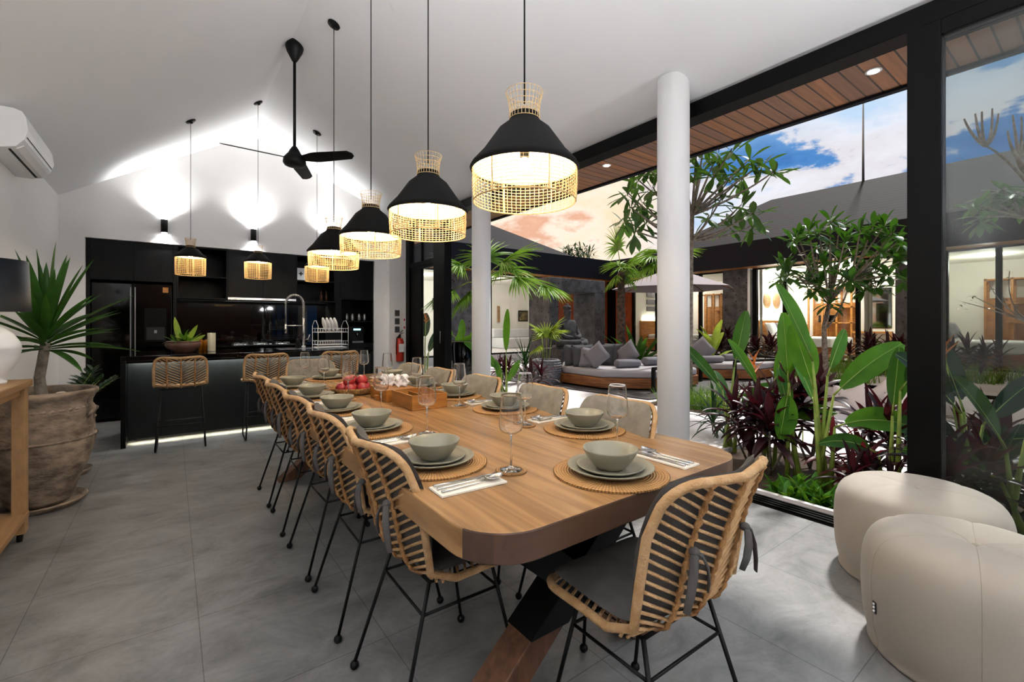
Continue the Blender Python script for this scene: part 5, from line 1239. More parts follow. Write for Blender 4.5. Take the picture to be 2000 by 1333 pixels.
for a, b in ((800, 806), (918, 922), (953, 959), (1036, 1044)): f.box(xsy(a), xsy(b), GY-.05, GY+.05, BZ, SZ)
f.box(xsy(790), xsy(1062), GY-.04, GY+.04, SZ-.07, SZ-.002); f.box(xsy(790), xsy(1062), GY-.04, GY+.04, BZ, BZ+.05); f.build('frame', 'black_frame')
MB(w_).box(xsy(790), xsy(1062), GY-.006, GY+.006, BZ, SZ-.05).build('pane', 'pane')
room_light(6.5, 14.4, RL*1.1, 'round ceiling light in the far suite, left'); room_light(9.2, 14.2, RL*1.1, 'round ceiling light in the far suite, right')
def picture(u, v0, v1, y, hw, mt, w_):
    x = at_y(u, y); dep = x*FW[0]+y*FW[1]; z0, z1 = 1.25+(632-v1)/889*dep, 1.25+(632-v0)/889*dep
    t = thing('picture', w_, 'picture', (x, y, z0)); MB(t).box(x-hw, x+hw, y-.03, y, z0, z1).build('frame', 'black_frame', bevel=.004); MB(t).box(x-hw+.04, x+hw-.04, y-.034, y-.03, z0+.04, z1-.04).build('print', mt)
picture(1021, 607, 628, 16.19, .26, 'picture_dark', 'dark landscape picture on the white wall of the far suite')
picture(850, 583, 605, 16.19, .12, 'paper', 'small framed picture seen through the glass door')
x = at_y(974, 16.15); o = MB().box(x-.06, x+.06, 16.14, 16.19, 1.30, 2.0).build('wall_hanging', 'wood_pale', parent=None, bevel=.01); tag(o, 'narrow wooden strip hanging on the far suite wall', 'wall decoration')
t = thing('low_sofa', 'pale sofa inside the far suite', 'sofa', (at_y(1010, 15.2), 15.2, BZ)); x = at_y(1010, 15.2)
MB(t).box(x-1.0, x+1.0, 14.8, 15.7, BZ, BZ+.42).build('seat', 'sheet', bevel=.05); MB(t).box(x-1.0, x+1.0, 15.5, 15.75, BZ+.42, BZ+.8).build('backrest', 'sheet', bevel=.05)
# ---------------- stone portal with seated statue
gx0, gy0 = at_d(1042, 13.2); gx1 = gx0+1.0
def dpt(u, v, dep): x, y = at_d(u, dep); return Vector((x, y, 1.25+(632-v)/889.*dep))
PT = 2.50; py0 = 9.15; xa = at_y(1073, py0); xb = at_y(1091, py0); xc_ = at_y(1162, py0+.0); xd = at_y(1182, py0)
t = thing('stone_portal', 'massive dark pitted stone portal framing the seated statue', 'portal', ((xa+xd)/2, py0+.35, 0))
m = MB(t); m.box(xa, xb, py0, py0+.88, 0, PT-.37); m.build('post', 'stone', bevel=.015)
m = MB(t); m.box(xc_, xd, py0, py0+.88, 0, PT-.37); m.build('post', 'stone', bevel=.015)
m = MB(t); m.box(xa, xd, py0, py0+.88, PT-.37, PT); m.build('lintel', 'stone', bevel=.015)
bx, by = at_y(1108, 8.55), 8.55; dep = bx*FW[0]+by*FW[1]; zb = 1.25+(632-680)/889.*dep
t = thing('pedestal', 'dark stone pedestal with a pale glowing panel under the statue', 'pedestal', (bx, by, 0)); MB(t).box(bx-.5, bx+.55, by-.35, by+.5, 0, zb-.002).build('block', 'stone', bevel=.01); MB(t).box(bx+.0, bx+.45, by-.37, by-.35, .2, zb-.03).build('panel', 'paving')
t = thing('statue', 'grey stone statue of a seated meditating figure under the portal', 'statue', (bx, by, zb))
sc_ = 1.18*dep/11.5; 
bm_ = D.meshes.new('statue_skel')
# body grown as one skinned surface
pts = [(0, 0, .16, .20), (0, .02, .34, .165), (0, .03, .50, .18), (0, .02, .60, .10), (0, 0, .66, .06), (0, -.01, .76, .088), (0, -.01, .84, .07),
       (.19, .02, .54, .075), (.27, .0, .38, .06), (.22, -.16, .24, .05), (.05, -.24, .22, .045), (-.19, .02, .54, .075), (-.27, .0, .38, .06), (-.22, -.16, .24, .05), (-.05, -.24, .22, .045),
       (.18, -.05, .12, .13), (.42, -.16, .10, .10), (.15, -.32, .09, .07), (-.08, -.30, .10, .06), (-.18, -.05, .12, .13), (-.42, -.16, .10, .10), (-.15, -.34, .12, .07), (.08, -.33, .14, .06)]
ed = [(0, 1), (1, 2), (2, 3), (3, 4), (4, 5), (5, 6), (2, 7), (7, 8), (8, 9), (9, 10), (2, 11), (11, 12), (12, 13), (13, 14), (0, 15), (15, 16), (16, 17), (17, 18), (0, 19), (19, 20), (20, 21), (21, 22)]
bm_.from_pydata([(a, b, c) for a, b, c, r in pts], ed, []); so = D.objects.new('body', bm_); COL.objects.link(so); so.parent = t; so.scale = (sc_,)*3; bm_.materials.append(MATS['stone_dark'])
sk = so.modifiers.new('skin', 'SKIN')
for i_, p in enumerate(pts): bm_.skin_vertices[0].data[i_].radius = (p[3], p[3])
bm_.skin_vertices[0].data[0].use_root = True
sb = so.modifiers.new('sub', 'SUBSURF'); sb.levels = 2; sb.render_levels = 2
def sp(m, x, y, z, r, sq=1.): m.sphere((bx+x*sc_, by+y*sc_, zb+z*sc_), r*sc_, 14, 8, sq)
m = MB(t, True); sp(m, 0, .0, .905, .045); sp(m, 0, .01, .86, .088, .7); m.build('hair', 'stone_dark')
m = MB(t, True); m.tube([(bx, by-.088*sc_, zb+.80*sc_), (bx, by-.112*sc_, zb+.765*sc_)], [.008, .014], 8); m.build('nose', 'stone_dark')
m = MB(t, True)
for s_ in (-1, 1): MB(t, True).tube([(bx+s_*.09*sc_, by, zb+.82*sc_), (bx+s_*.095*sc_, by, zb+.72*sc_)], [.018, .014], 8, flat=.6).build('ear', 'stone_dark')
m = MB(t, True); m.lathe([(1e-6, 0), (.50, 0), (.52, .03), (.50, .07), (1e-6, .07)], (bx, by-.08, zb), 36, sy=.7); m.build('lotus_base', 'stone')
# ================================================================ DAYBEDS, PARASOL, SOFA
def daybed(cx, cy, R, label, rot):
    t = thing('daybed', label, 'daybed', (cx, cy, .02))
    def poly(r, n=8, f=.0): return [(cx+r*cos(2*pi*k/n+rot), cy+r*sin(2*pi*k/n+rot)) for k in range(n)]
    MB(t).prism(poly(R), .05, .235).build('base', 'wood_teak', bevel=.01); MB(t).prism(poly(R-.15), .02, .05).build('plinth', 'black_metal')
    MB(t).prism(poly(R-.02), .238, .375).build('mattress', 'mattress', bevel=.045, bseg=3)
    P = poly(R+.02)
    for k in range(8):
        a = 2*pi*k/8+rot; d = Vector((cos(a), sin(a), 0)); n_ = Vector((FW[0], FW[1], 0))
    return t
def rail(t, p, q, h=.62):
    # black flat-bar arm with two posts
    for e in (p, q): MB(t).bar((e[0], e[1], .02), (e[0], e[1], h), .06, .05, up=(1, 0, 0)).build('arm_post', 'black_metal')
    MB(t).bar((p[0], p[1], h), (q[0], q[1], h), .07, .05).build('arm_rail', 'black_metal')
d1 = daybed(7.72, 6.32, 1.46, 'octagonal teak daybed with light grey mattress left of the column', pi/8)
rail(d1, (6.86, 4.98), (8.98, 5.34), .44)
d2 = daybed(10.55, 5.9, 1.30, 'octagonal teak daybed with light grey mattress right of the column', pi/8)
rail(d2, (9.55, 4.90), (10.9, 4.62), .44); rail(d2, (11.4, 4.85), (11.9, 5.6), .44)
def vcush(u, v, dep, s_, mt, lab, roll=0., grp='scatter cushions on the left daybed', face=None, lean=.25):
    p = dpt(u, v, dep); yaw = -YAW if face is None else face
    M_ = Matrix.Rotation(yaw, 3, 'Z') @ Matrix.Rotation(pi/2-lean, 3, 'X') @ Matrix.Rotation(roll, 3, 'Z')
    return cushion('scatter_cushion', p, (s_, s_, s_*.38), M_.to_euler(), mt, lab, group=grp)
B = 10.0
for u, v, dp, s_, mt, lab, ro, fc in ((1122, 698, 10.2, .50, 'pillow_dark', 'dark grey cushion at the far left end of the left daybed', 0, .2), (1139, 698, 10.0, .50, 'pillow_dark', 'dark grey cushion second from the left on the left daybed', .05, .1),
     (1152, 699, 9.8, .44, 'pillow_grey', 'light grey upright cushion behind the tilted one on the left daybed', -.1, -.3), (1166, 696, 9.6, .46, 'pillow_grey', 'light grey cushion standing on its corner, left one on the left daybed', .75, -.6),
     (1180, 694, 10.3, .50, 'pillow_dark', 'dark grey cushion in the middle of the back row of the left daybed', 0, -.5), (1195, 693, 10.3, .52, 'pillow_dark', 'dark grey cushion right of the middle on the left daybed', 0, -.7),
     (1211, 694, 10.2, .48, 'pillow_grey', 'light grey upright cushion at the right of the left daybed', 0, -.8), (1226, 694, 10.0, .48, 'pillow_grey', 'light grey cushion standing on its corner, right one on the left daybed', .7, -.9)):
    o = vcush(u, v, dp-.75, s_*.92, mt, lab, ro, face=fc-YAW); o.location.z = .375+s_*.92*(.47 if ro < .5 else .60)
def bolster(u0, u1, v, dep, r, lab, grp):
    a = dpt(u0, v, dep); b = dpt(u1, v, dep+.15); a.z = b.z = .375+r*.8; m = MB(None, True); d = (b-a).normalized()
    m.tube([a, a+d*.03, b-d*.03, b], [r*.8, r, r, r*.8], 18, flat=.8); o = m.build('bolster', 'pillow_grey', parent=None); tag(o, lab, 'bolster cushion', grp)
bolster(1203, 1248, 716, 8.9, .105, 'grey bolster lying near the front of the left daybed', 'grey bolsters on the daybeds')
bolster(1258, 1284, 706, 9.4, .11, 'grey bolster beside the column on the left daybed', 'grey bolsters on the daybeds')
bolster(1369, 1410, 700, 10.0, .10, 'grey bolster at the front left of the right daybed', 'grey bolsters on the daybeds')
bolster(1412, 1440, 697, 10.6, .10, 'grey bolster at the back right of the right daybed', 'grey bolsters on the daybeds')
for u, v, dp, s_, mt, lab, ro, fc in ((1347, 692, 11.3, .5, 'pillow_dark', 'dark grey cushion on the right daybed, right beside the column', 0, .1), (1358, 690, 11.1, .5, 'pillow_grey', 'light grey upright cushion on the right daybed', 0, -.1), (1371, 692, 10.9, .46, 'pillow_grey', 'light grey tilted cushion on the right daybed', .7, -.3)):
    o = vcush(u, v, dp-.5, s_, mt, lab, ro, 'scatter cushions on the right daybed', fc-YAW); o.location.z = .375+s_*(.47 if ro < .5 else .6)
# parasol
ux, uy = at_d(1312, 12.6)
t = thing('parasol', 'large pale grey parasol open behind the white column', 'parasol', (ux, uy, 0))
m = MB(t); n = 8; Rr = 1.62; zt, ze = 2.78, 2.20
vs = [(ux, uy, zt)]+[(ux+Rr*cos(2*pi*k/n), uy+Rr*sin(2*pi*k/n), ze) for k in range(n)]; m.add(vs, [(0, 1+k, 1+(k+1) % n) for k in range(n)], False); m.build('canopy', 'umbrella', solid=.01)
MB(t, True).tube([(ux, uy, 0), (ux, uy, zt+.06)], .03, 12).build('pole', 'wood_warm'); MB(t).box(ux-.3, ux+.3, uy-.3, uy+.3, 0, .08).build('base', 'stone')
for k in range(n):
    a = 2*pi*k/n; MB(t, True).tube([(ux, uy, zt-.04), (ux+Rr*.98*cos(a), uy+Rr*.98*sin(a), ze-.01)], .012, 6).build('rib', 'wood_teak')
# sunken sofa
t = thing('lounge_sofa', 'pale grey L-shaped sofa built into the sunken lounge', 'sofa', (10.6, 0, -.8))
MB(t).box(10.2, 11.17, -3.9, 3.95, -.8, -.42).build('seat', 'sofa', bevel=.05, bseg=3); MB(t).box(7.2, 10.2, 3.05, 3.95, -.8, -.42).build('seat', 'sofa', bevel=.05, bseg=3)
i_ = 0
for y in [3.0-.95*k for k in range(7)]: MB(t).box(10.93, 11.17, y-.9, y, -.42, -.04).build('back_cushion', 'sofa', bevel=.06, bseg=3)
for x in (7.3, 8.25, 9.2): MB(t).box(x, x+.9, 3.72, 3.95, -.42, -.04).build('back_cushion', 'sofa', bevel=.06, bseg=3)
for u, v, dp, ro, w_ in ((1655, 778, 8.9, 0, 'left'), (1678, 776, 8.7, .7, 'second from left'), (1728, 776, 8.6, .75, 'third from left'), (1762, 792, 8.2, .1, 'at the right by the door post'), (1900, 800, 7.7, .5, 'seen through the right-hand glass')):
    o = vcush(u, v, dp, .48, 'sofa', 'pale grey scatter cushion on the sunken sofa, '+w_, ro, 'scatter cushions on the sunken sofa', face=-pi/2+.2); o.location.x = min(o.location.x, 10.82)
# low light-coloured bench arm rails near small tree
t = thing('lounge_chair', 'pale timber armchair frame on the terrace beyond the small tree', 'chair', (*at_d(1690, 11.6), .0)); q0 = dpt(1660, 672, 11.6); q1 = dpt(1706, 668, 11.6)
for a, b in ((q0, q1),):
    for dz, dd in ((0, 0), (-.10, .25)):
        off = Vector((FW[0]*dd, FW[1]*dd, 0)); MB(t).bar(a+off+Vector((0, 0, dz)), b+off+Vector((0, 0, dz)), .05, .04).build('arm_rail', 'wood_pale')
        for e in (a, b): MB(t).bar((e.x+off.x, e.y+off.y, 0.0), (e.x+off.x, e.y+off.y, e.z+dz), .06, .05, up=(1, 0, 0)).build('leg', 'wood_pale')
MB(t).box(q0.x, q1.x, min(q0.y, q1.y), max(q0.y, q1.y)+.5, .35, .42).build('seat', 'wood_pale')
# wicker planter
wx, wy = at_d(1067, 9.3)
t = thing('wicker_planter', 'big round grey wicker planter beside the left daybed', 'planter', (wx, wy, 0))
m = MB(t, True); vs = []; prof = [(.20, 0), (.25, .08), (.285, .2), (.30, .32), (.30, .42), (.27, .50), (.255, .52), (.235, .50), (.25, .4)]
m.lathe([(a, b) for a, b in prof], (wx, wy, 0), 40); m.build('body', 'wicker_grey')
m = MB(t, True)
for j in range(11):
    z = .03+.046*j; r_ = .205+.097*sin(min(1, z/.36)*pi/2) if z < .4 else .30-(z-.4)*.3
    N = 64; m.tube([((r_+.008*(1 if (i+j) % 2 else -.3))*cos(2*pi*i/N)+wx, (r_+.008*(1 if (i+j) % 2 else -.3))*sin(2*pi*i/N)+wy, z) for i in range(N)], .016, 5, closed=True)
m.build('weave', 'wicker_grey')
# ================================================================ PLANTS
Raz = math.atan2(RT[1], RT[0]); Faz = math.atan2(FW[1], FW[0])    # azimuths of picture-right and of the view direction
def fan_palm_leaf(m, base, d, R, n=26, spread=2.6, w=.035, droop=.5):
    # radial segments spread about direction d in a plane that contains d
    d = Vector(d).normalized(); side = d.cross(Vector((0, 0, 1))); side = side.normalized() if side.length > .01 else Vector((1, 0, 0)); nn = side.cross(d)
    for k in range(n):
        a = -spread/2+spread*k/(n-1); v = d*cos(a)+side*sin(a)+nn*.10*cos(a*2)
        m.blade(base, v, R*(.80+.2*cos(a*.8))*rnd(.93, 1.05), w, droop*rnd(.6, 1.5), .35, 5, 'spike' if k % 2 else 'spike', up=nn)
def heliconia(x, y, label, leaves, stems=3, z0=-.04, mt='leaf_bright', flower=None, group=None, cat='heliconia'):
    # leaves: (azimuth, elevation, petiole height, leaf length, width, droop)
    t = thing('heliconia_plant', label, 'plant', (x, y, z0), group=group); st = MB(t, True); lf = MB(t); mids = []
    for i, (az, el, h, L, w, dr) in enumerate(leaves):
        tw = (1.15 if cos(az-Raz) > 0 else -1.15) if abs(cos(az-Raz)) > .5 else .2
        b = Vector((x+.05*cos(i*2.4), y+.05*sin(i*2.4), z0)); d = Vector((cos(el)*cos(az), cos(el)*sin(az), sin(el)))
        top = Vector((x, y, z0+h))+Vector((cos(az), sin(az), 0))*(h*.12*cos(el)+.03)
        st.tube([b, b.lerp(top, .5)+Vector((0, 0, .0)), top], [.022, .016, .008], 8)
        st.tube([top, top+d*.10], [.008, .006], 6)
        lf.blade(top+d*.08, d, L, w, dr, .16, 12, 'paddle', tw); mids.append([p_.copy() for p_ in lf.mid])
    st.build('stems', 'stem_green'); lo_ = lf.build('leaves', mt); [MB(t, True).tube(q_, [.0042*(1-.75*k_/12) for k_ in range(13)], 5).build('midrib', 'midrib', parent=lo_) for q_ in mids]
    if flower:
        fx_, fy_, fz = flower; fl = MB(t)
        for k in range(7):
            a = k*2.6; fl.blade((fx_, fy_, fz+.02*k), (cos(a)*.55, sin(a)*.55, .55+.08*k), .15, .03, .0, .6, 4, 'spike')
        MB(t, True).tube([(x, y, z0), (fx_, fy_, fz+.1)], .006, 6).build('flower_stem', 'stem_green'); fl.build('flower', 'flower_orange')
    return t
def cordyline(t_label, x, y, z0, h, n, L, w, mt='leaf_red', heads=3, group=None, spread=.12):
    t = thing('cordyline_plant', t_label, 'plant', (x, y, z0), group=group); st = MB(t, True); lf = MB(t)
    for k in range(heads):
        a0 = k*2.1+x*5; hh = h*(1-.22*k/heads)*rnd(.85, 1.05); tx, ty = x+spread*cos(a0), y+spread*sin(a0); st.tube([(x, y, z0), (tx, ty, z0+hh*.55), (tx, ty, z0+hh)], [.012, .010, .008], 6)
        for i in range(n):
            q = i/n; el = radians(82-85*q+rnd(-8, 8)); az = i*2.4+k
            lf.blade((tx, ty, z0+hh*(1-.35*q)), (cos(el)*cos(az), cos(el)*sin(az), sin(el)), L*rnd(.75, 1.1), w*rnd(.8, 1.2), .95, .25, 7, 'lance')
    st.build('stems', 'bark'); lf.build('leaves', mt); return t
random.seed(21)
A = radians
# hero heliconia at the glass, behind the front chair
hx, hy = 3.95, 1.42
hx, hy = at_x(1606, 3.98), 0; hx, hy = 3.98, at_x(1606, 3.98)
Raz = math.atan2(RT[1], RT[0]); Faz = math.atan2(FW[1], FW[0])    # azimuth of picture-right and of the view direction
heliconia(hx, hy, 'tall heliconia with big upright green leaves in front of the sunken sofa',
  [(Raz+pi+.1, A(66), 1.00, .58, .17, .25), (Raz+.1, A(42), .74, .62, .19, .35), (Raz-.2, A(22), .50, .55, .20, .9), (Raz+.6, A(52), .88, .40, .12, .2), (Raz+pi-.6, A(75), .78, .44, .20, .15), (Faz, A(60), .62, .4, .15, .5)])
h2x, h2y = 4.1, at_x(1550, 4.1)
heliconia(h2x, h2y, 'heliconia with two broad overlapping green leaves left of the tallest one',
  [(Raz+pi-.3, A(86), .80, .50, .19, .05), (Raz+pi+.5, A(-72), .78, .36, .20, .1), (Faz, A(70), .5, .35, .14, .3)])
h3x, h3y = 4.5, at_x(1425, 4.5)
heliconia(h3x, h3y, 'smaller heliconia with four leaves just right of the column', [(Raz+pi, A(52), .62, .55, .13, .2), (Raz+.1, A(78), .85, .50, .15, .1), (Raz, A(40), .42, .46, .18, .6), (Faz, A(60), .4, .4, .14, .5)], mt='leaf')
h4x, h4y = 4.3, at_x(1500, 4.3)
heliconia(h4x, h4y, 'heliconia with narrow leaves between the red cordylines', [(Raz+pi, A(60), .70, .45, .11, .2), (Raz+.3, A(70), .72, .40, .12, .2), (Raz-.3, A(30), .4, .4, .15, .6)], mt='leaf_bright')
h5x, h5y = 4.15, at_x(1735, 4.15)
heliconia(h5x, h5y, 'heliconia with a pale drooping leaf beside the door post', [(Raz+.3, A(82), .62, .42, .16, .1), (Raz+pi, A(30), .34, .38, .12, .8), (Raz, A(55), .8, .4, .15, .4)], mt='leaf')
h6x, h6y = 4.2, at_x(1900, 4.2)
heliconia(h6x, h6y, 'heliconia with dark leaves and an orange flower behind the right-hand glass', [(Raz+pi, A(52), .70, .50, .20, .5), (Raz+.2, A(38), .62, .52, .16, .3), (Raz+pi+.3, A(25), .5, .5, .22, .6), (Raz, A(12), .5, .5, .18, .4), (Faz, A(70), .7, .45, .18, .2)], mt='leaf_dark', flower=(h6x+.05, h6y+.15, .98))
h7x, h7y = 4.0, at_x(1985, 4.0)
heliconia(h7x, h7y, 'bright green heliconia at the right edge behind the glass', [(Raz+pi, A(60), .55, .45, .15, .4), (Raz, A(70), .6, .5, .16, .2), (Raz+pi-.5, A(30), .35, .4, .16, .6)], mt='leaf')
for i, (u, X, h, n, L, w, mt, lab) in enumerate(((1462, 4.25, .55, 22, .36, .060, 'leaf_red', 'dark red cordyline right of the small heliconia'), (1505, 4.05, .52, 18, .34, .065, 'leaf_red', 'dark red cordyline behind the front chair'),
     (1538, 4.45, .66, 16, .36, .07, 'leaf_red', 'tall dark red cordyline behind the broad-leaved heliconia'), (1582, 4.55, .74, 13, .36, .09, 'leaf_red', 'purple-red cordyline with wide leaves behind the tallest heliconia'),
     (1665, 4.15, .30, 14, .30, .045, 'leaf_redbright', 'low red cordyline in front of the sunken sofa'), (1735, 4.45, .50, 20, .42, .055, 'leaf_red', 'dark red cordyline close to the door post'), (1700, 3.85, .25, 16, .26, .04, 'leaf_red', 'small dark cordyline above the rear pouf'),
     (1405, 4.8, .32, 18, .40, .030, 'leaf_dark', 'dark narrow-leaved cordyline beside the column'), (1870, 3.95, .42, 26, .36, .07, 'leaf_red', 'dark red cordyline behind the glass at the door stack'), (1925, 4.6, .45, 24, .38, .06, 'leaf_red', 'dark red cordyline further back behind the right-hand glass'), (1975, 4.35, .35, 22, .34, .06, 'leaf_dark', 'dark leafy cordyline at the right edge behind the glass'))):
    cordyline(lab, X, at_x(u, X), -.04, h, n, L, w, mt, 3)
# low bright ground cover at the bed's edge
for i, (u, X) in enumerate(((1535, 3.66), (1560, 3.75), (1585, 3.62), (1630, 3.66))):
    y = at_x(u, X); t = thing('ground_cover', 'low bright green leafy plant at the door track, %s from the left' % ('first', 'second', 'third', 'fourth')[i], 'plant', (X, y, -.04), group='low leafy plants at the door track')
    m = MB(t); 
    for k in range(34):
        az = rnd(0, 6.28); el = A(rnd(10, 75)); m.blade((X+rnd(-.09, .09), y+rnd(-.1, .1), -.04), (cos(el)*cos(az), cos(el)*sin(az), sin(el)), rnd(.12, .24), rnd(.03, .06), .6, .15, 5, 'paddle')
    m.build('leaves', 'leaf_bright')
def grass_patch(name, label, x0, x1, y0, y1, z, n, h, mt='grass', w=.008):
    m = MB(None)
    for i in range(n):
        x, y = rnd(x0, x1), rnd(y0, y1); az = rnd(0, 6.28); el = A(rnd(55, 88)); m.blade((x, y, z), (cos(el)*cos(az), cos(el)*sin(az), sin(el)), h*rnd(.6, 1.2), w, .7, .1, 4, 'spike')
    return tag(m.build(name, mt, parent=None), label, 'grass', kind='stuff')
gx, gy = at_d(1378, 6.9); grass_patch('grass_tuft', 'bright green grass clump on the paving right of the column', gx-.5, gx+.35, gy-.45, gy+.55, 0, 1100, .34, w=.012)
struct(MB().box(gx-.6, gx+.45, gy-.55, gy+.65, 0, .012).build('grass_soil', 'soil'), 'soil under the grass clump')
grass_patch('grass_strip', 'long strip of green grass in the bed before the bedrooms', 12.0, 13.5, -1.2, 4.2, .12, 1700, .42, w=.02)
gx, gy = at_d(1560, 10.9); grass_patch('grass_bank', 'green grass around the foot of the small tree', gx-.7, gx+1.2, gy-1.6, gy+.6, .0, 900, .40, w=.02)
# far red cordylines and green plants before the bedroom wing
for i, (u, X, h, mt) in enumerate(((1395, 12.6, .6, 'leaf_red'), (1418, 12.8, .75, 'leaf_red'), (1440, 12.9, .8, 'leaf_red'), (1460, 12.7, .6, 'leaf_red'), (1495, 13.0, .55, 'leaf_red'), (1513, 12.8, .6, 'leaf_red'), (1685, 12.9, .5, 'leaf_red'), (1710, 12.7, .65, 'leaf_red'), (1735, 12.9, .7, 'leaf_red'), (1760, 12.6, .7, 'leaf_red'), (1890, 12.6, .6, 'leaf_red'), (1920, 12.8, .55, 'leaf_red'))):
    cordyline('dark red cordyline in the far bed, number %s from the left before the bedrooms' % ('one', 'two', 'three', 'four', 'five', 'six', 'seven', 'eight', 'nine', 'ten', 'eleven', 'twelve')[i], X, at_x(u, X), .1, h, 16, .42, .075, mt, 3, 'cordylines in the far bed', .25)
def leafy(lab, x, y, z0, n, L, w, mt, h=.1, el0=20, el1=85, dr=.6, shape='lance', name='leafy_plant', group=None):
    t = thing(name, lab, 'plant', (x, y, z0), group=group); m = MB(t)
    for i in range(n):
        az = i*2.4; el = A(rnd(el0, el1)); m.blade((x+.03*cos(az), y+.03*sin(az), z0+rnd(0, h)), (cos(el)*cos(az), cos(el)*sin(az), sin(el)), L*rnd(.7, 1.1), w, dr, .2, 6, shape)
    m.build('leaves', mt); MB(t, True).tube([(x, y, z0), (x, y, z0+h+.02)], .02, 7).build('stem', 'bark'); return t
x, y = at_d(1245, 11.2); leafy('large broad-leaved green plant behind the left daybed cushions', x, y, 0, 30, 1.15, .15, 'leaf', .25, 25, 80, .5)
x, y = at_d(1392, 10.9); leafy('yellow-green broad-leaved plant right of the column', x, y, .0, 10, .85, .20, 'leaf_yellow', .6, 30, 80, .9, 'paddle')
x, y = at_d(1735, 12.0); leafy('pale green spiky plant before the bedroom near the door post', x, y, .1, 9, .75, .12, 'leaf_bright', .2, 45, 88, .3)
x, y = at_d(1025, 10.6); leafy('spiky dark green fan plant behind the wicker planter', x, y, 0, 34, .75, .05, 'leaf_dark', .5, 0, 80, .2, 'spike')
x, y = at_d(1068, 9.9); t = thing('fan_palm', 'short fan palm with round yellow-green leaves behind the wicker planter', 'palm', (x, y, 0)); lf = MB(t); st = MB(t, True)
for az, el, h, R_ in ((Raz+pi-.2, 40, 1.05, .36), (Raz+.1, 50, 1.1, .42), (Raz+.2, 10, 1.05, .42), (Raz+pi, -30, .75, .38), (Faz, 60, .95, .4)):
    d = Vector((cos(A(el))*cos(az), cos(A(el))*sin(az), sin(A(el)))); tp = Vector((x, y, h))+Vector((cos(az), sin(az), 0))*.12; st.tube([(x, y, 0), tp], .010, 6); fan_palm_leaf(lf, tp, d, R_, 22, 3.4, .075, .35)
st.build('stems', 'stem_green'); lf.build('leaves', 'leaf_yellow')
x, y = at_d(985, 8.3); heliconia(x, y, 'heliconia with one tall upright leaf right of the rear column', [(Raz, A(88), .68, .75, .14, .0), (Raz+pi, A(50), .35, .8, .18, .5), (Raz+.5, A(60), .12, .45, .13, .2), (Raz+pi, A(75), .1, .42, .12, .1)], z0=0)
x, y = at_d(1050, 7.9); cordyline('dark red cordyline leaves in front of the wicker planter', x, y, 0, .32, 14, .42, .07, 'leaf_red', 2)
x, y = at_d(985, 9.3); cordyline('dark cordyline at the foot of the tall upright leaf', x, y, 0, .4, 22, .34, .06, 'leaf_red', 3)
x, y = at_d(880, 9.0); heliconia(x, y, 'bright green heliconia left of the rear column', [(Raz, A(80), .35, .7, .13, .2), (Raz+pi, A(75), .5, .5, .13, .2), (Raz, A(50), .7, .4, .14, .5)], z0=0)
x, y = at_d(900, 9.8); heliconia(x, y, 'heliconia with yellow-green leaves against the stone pier', [(Raz, A(30), .95, .4, .16, .6), (Raz+pi, A(40), .95, .4, .16, .6), (Faz, A(70), .8, .5, .16, .2)], z0=0, mt='leaf_bright')
x, y = at_d(905, 8.6); t = thing('black_planter', 'tall glossy black planter left of the rear column', 'planter', (x, y, 0)); MB(t, True).lathe([(1e-6, 0), (.20, 0), (.30, .9), (.27, .92), (1e-6, .88)], (x, y, 0), 28).build('body', 'black_gloss')
x, y = at_d(829, 9.4); heliconia(x, y, 'dark heliconia with orange flower seen through the glass door', [(Raz, A(65), .6, .6, .20, .3), (Raz+pi, A(60), .5, .6, .2, .3), (Raz+.4, A(40), .7, .5, .18, .5), (Faz, A(80), .9, .5, .2, .2)], z0=0, mt='leaf_dark', flower=(x+.03, y, 1.25))
# orange heliconia flowers in the bed
for u, dp, v, lab in ((1473, 4.9, 712, 'orange heliconia flower standing before the right daybed'), (1568, 4.8, 662, 'tall orange heliconia flower before the bedroom glass')):
    x, y = at_d(u, dp); z = 1.25+(632-v)/889*dp-.05; t = thing('heliconia_flower', lab, 'flower', (x, y, -.04), group='orange heliconia flowers in the front bed'); MB(t, True).tube([(x, y, -.04), (x, y, z)], .006, 6).build('stem', 'stem_green'); fl = MB(t)
    for k in range(8):
        a = k*2.5; fl.blade((x, y, z-.05+.022*k), (cos(a)*.6, sin(a)*.6, .35+.12*k), .15, .028, .0, .6, 4, 'spike')
    fl.build('bracts', 'flower_orange')
# tall fan palms
def palm_tree(lab, u, dep, H, R_, fronds, trunk=True, mt='leaf_palm', tr=.09, zoff=0):
    x, y = at_d(u, dep); t = thing('fan_palm', lab, 'palm', (x, y, 0)); lf = MB(t); st = MB(t, True)
    if trunk:
        m = MB(t, True); N = 26; m.tube([(x+.01*sin(i), y, H*i/N) for i in range(N+1)], [tr*(1+.18*(i % 2))*(1.15-.25*i/N) for i in range(N+1)], 12); m.build('trunk', 'bark_palm')
    for az, el, pl, rr in fronds:
        d = Vector((cos(A(el))*cos(az), cos(A(el))*sin(az), sin(A(el)))); b = Vector((x, y, H)); tp = b+d*pl+Vector((0, 0, -.12*pl*cos(A(el)))); st.tube([b, b+d*pl*.5+Vector((0, 0, .03)), tp], [.014, .011, .009], 6)
        d2 = (d+Vector((0, 0, -.25))).normalized(); fan_palm_leaf(lf, tp, d2, rr, 34, 3.6, .07, .6)
    st.build('petioles', 'stem_green'); lf.build('fronds', mt); return t
palm_tree('fan palm with a shaggy trunk left of the parasol', 1213, 11.2, 2.50, .6, [(Raz+pi, -35, .15, .5), (Raz, 55, .3, .75), (Raz+pi+.2, 82, .6, .75), (Raz, -35, .15, .45), (Raz+.3, 15, .25, .5), (Faz, 45, .3, .6), (Faz+pi, 25, .2, .45)])
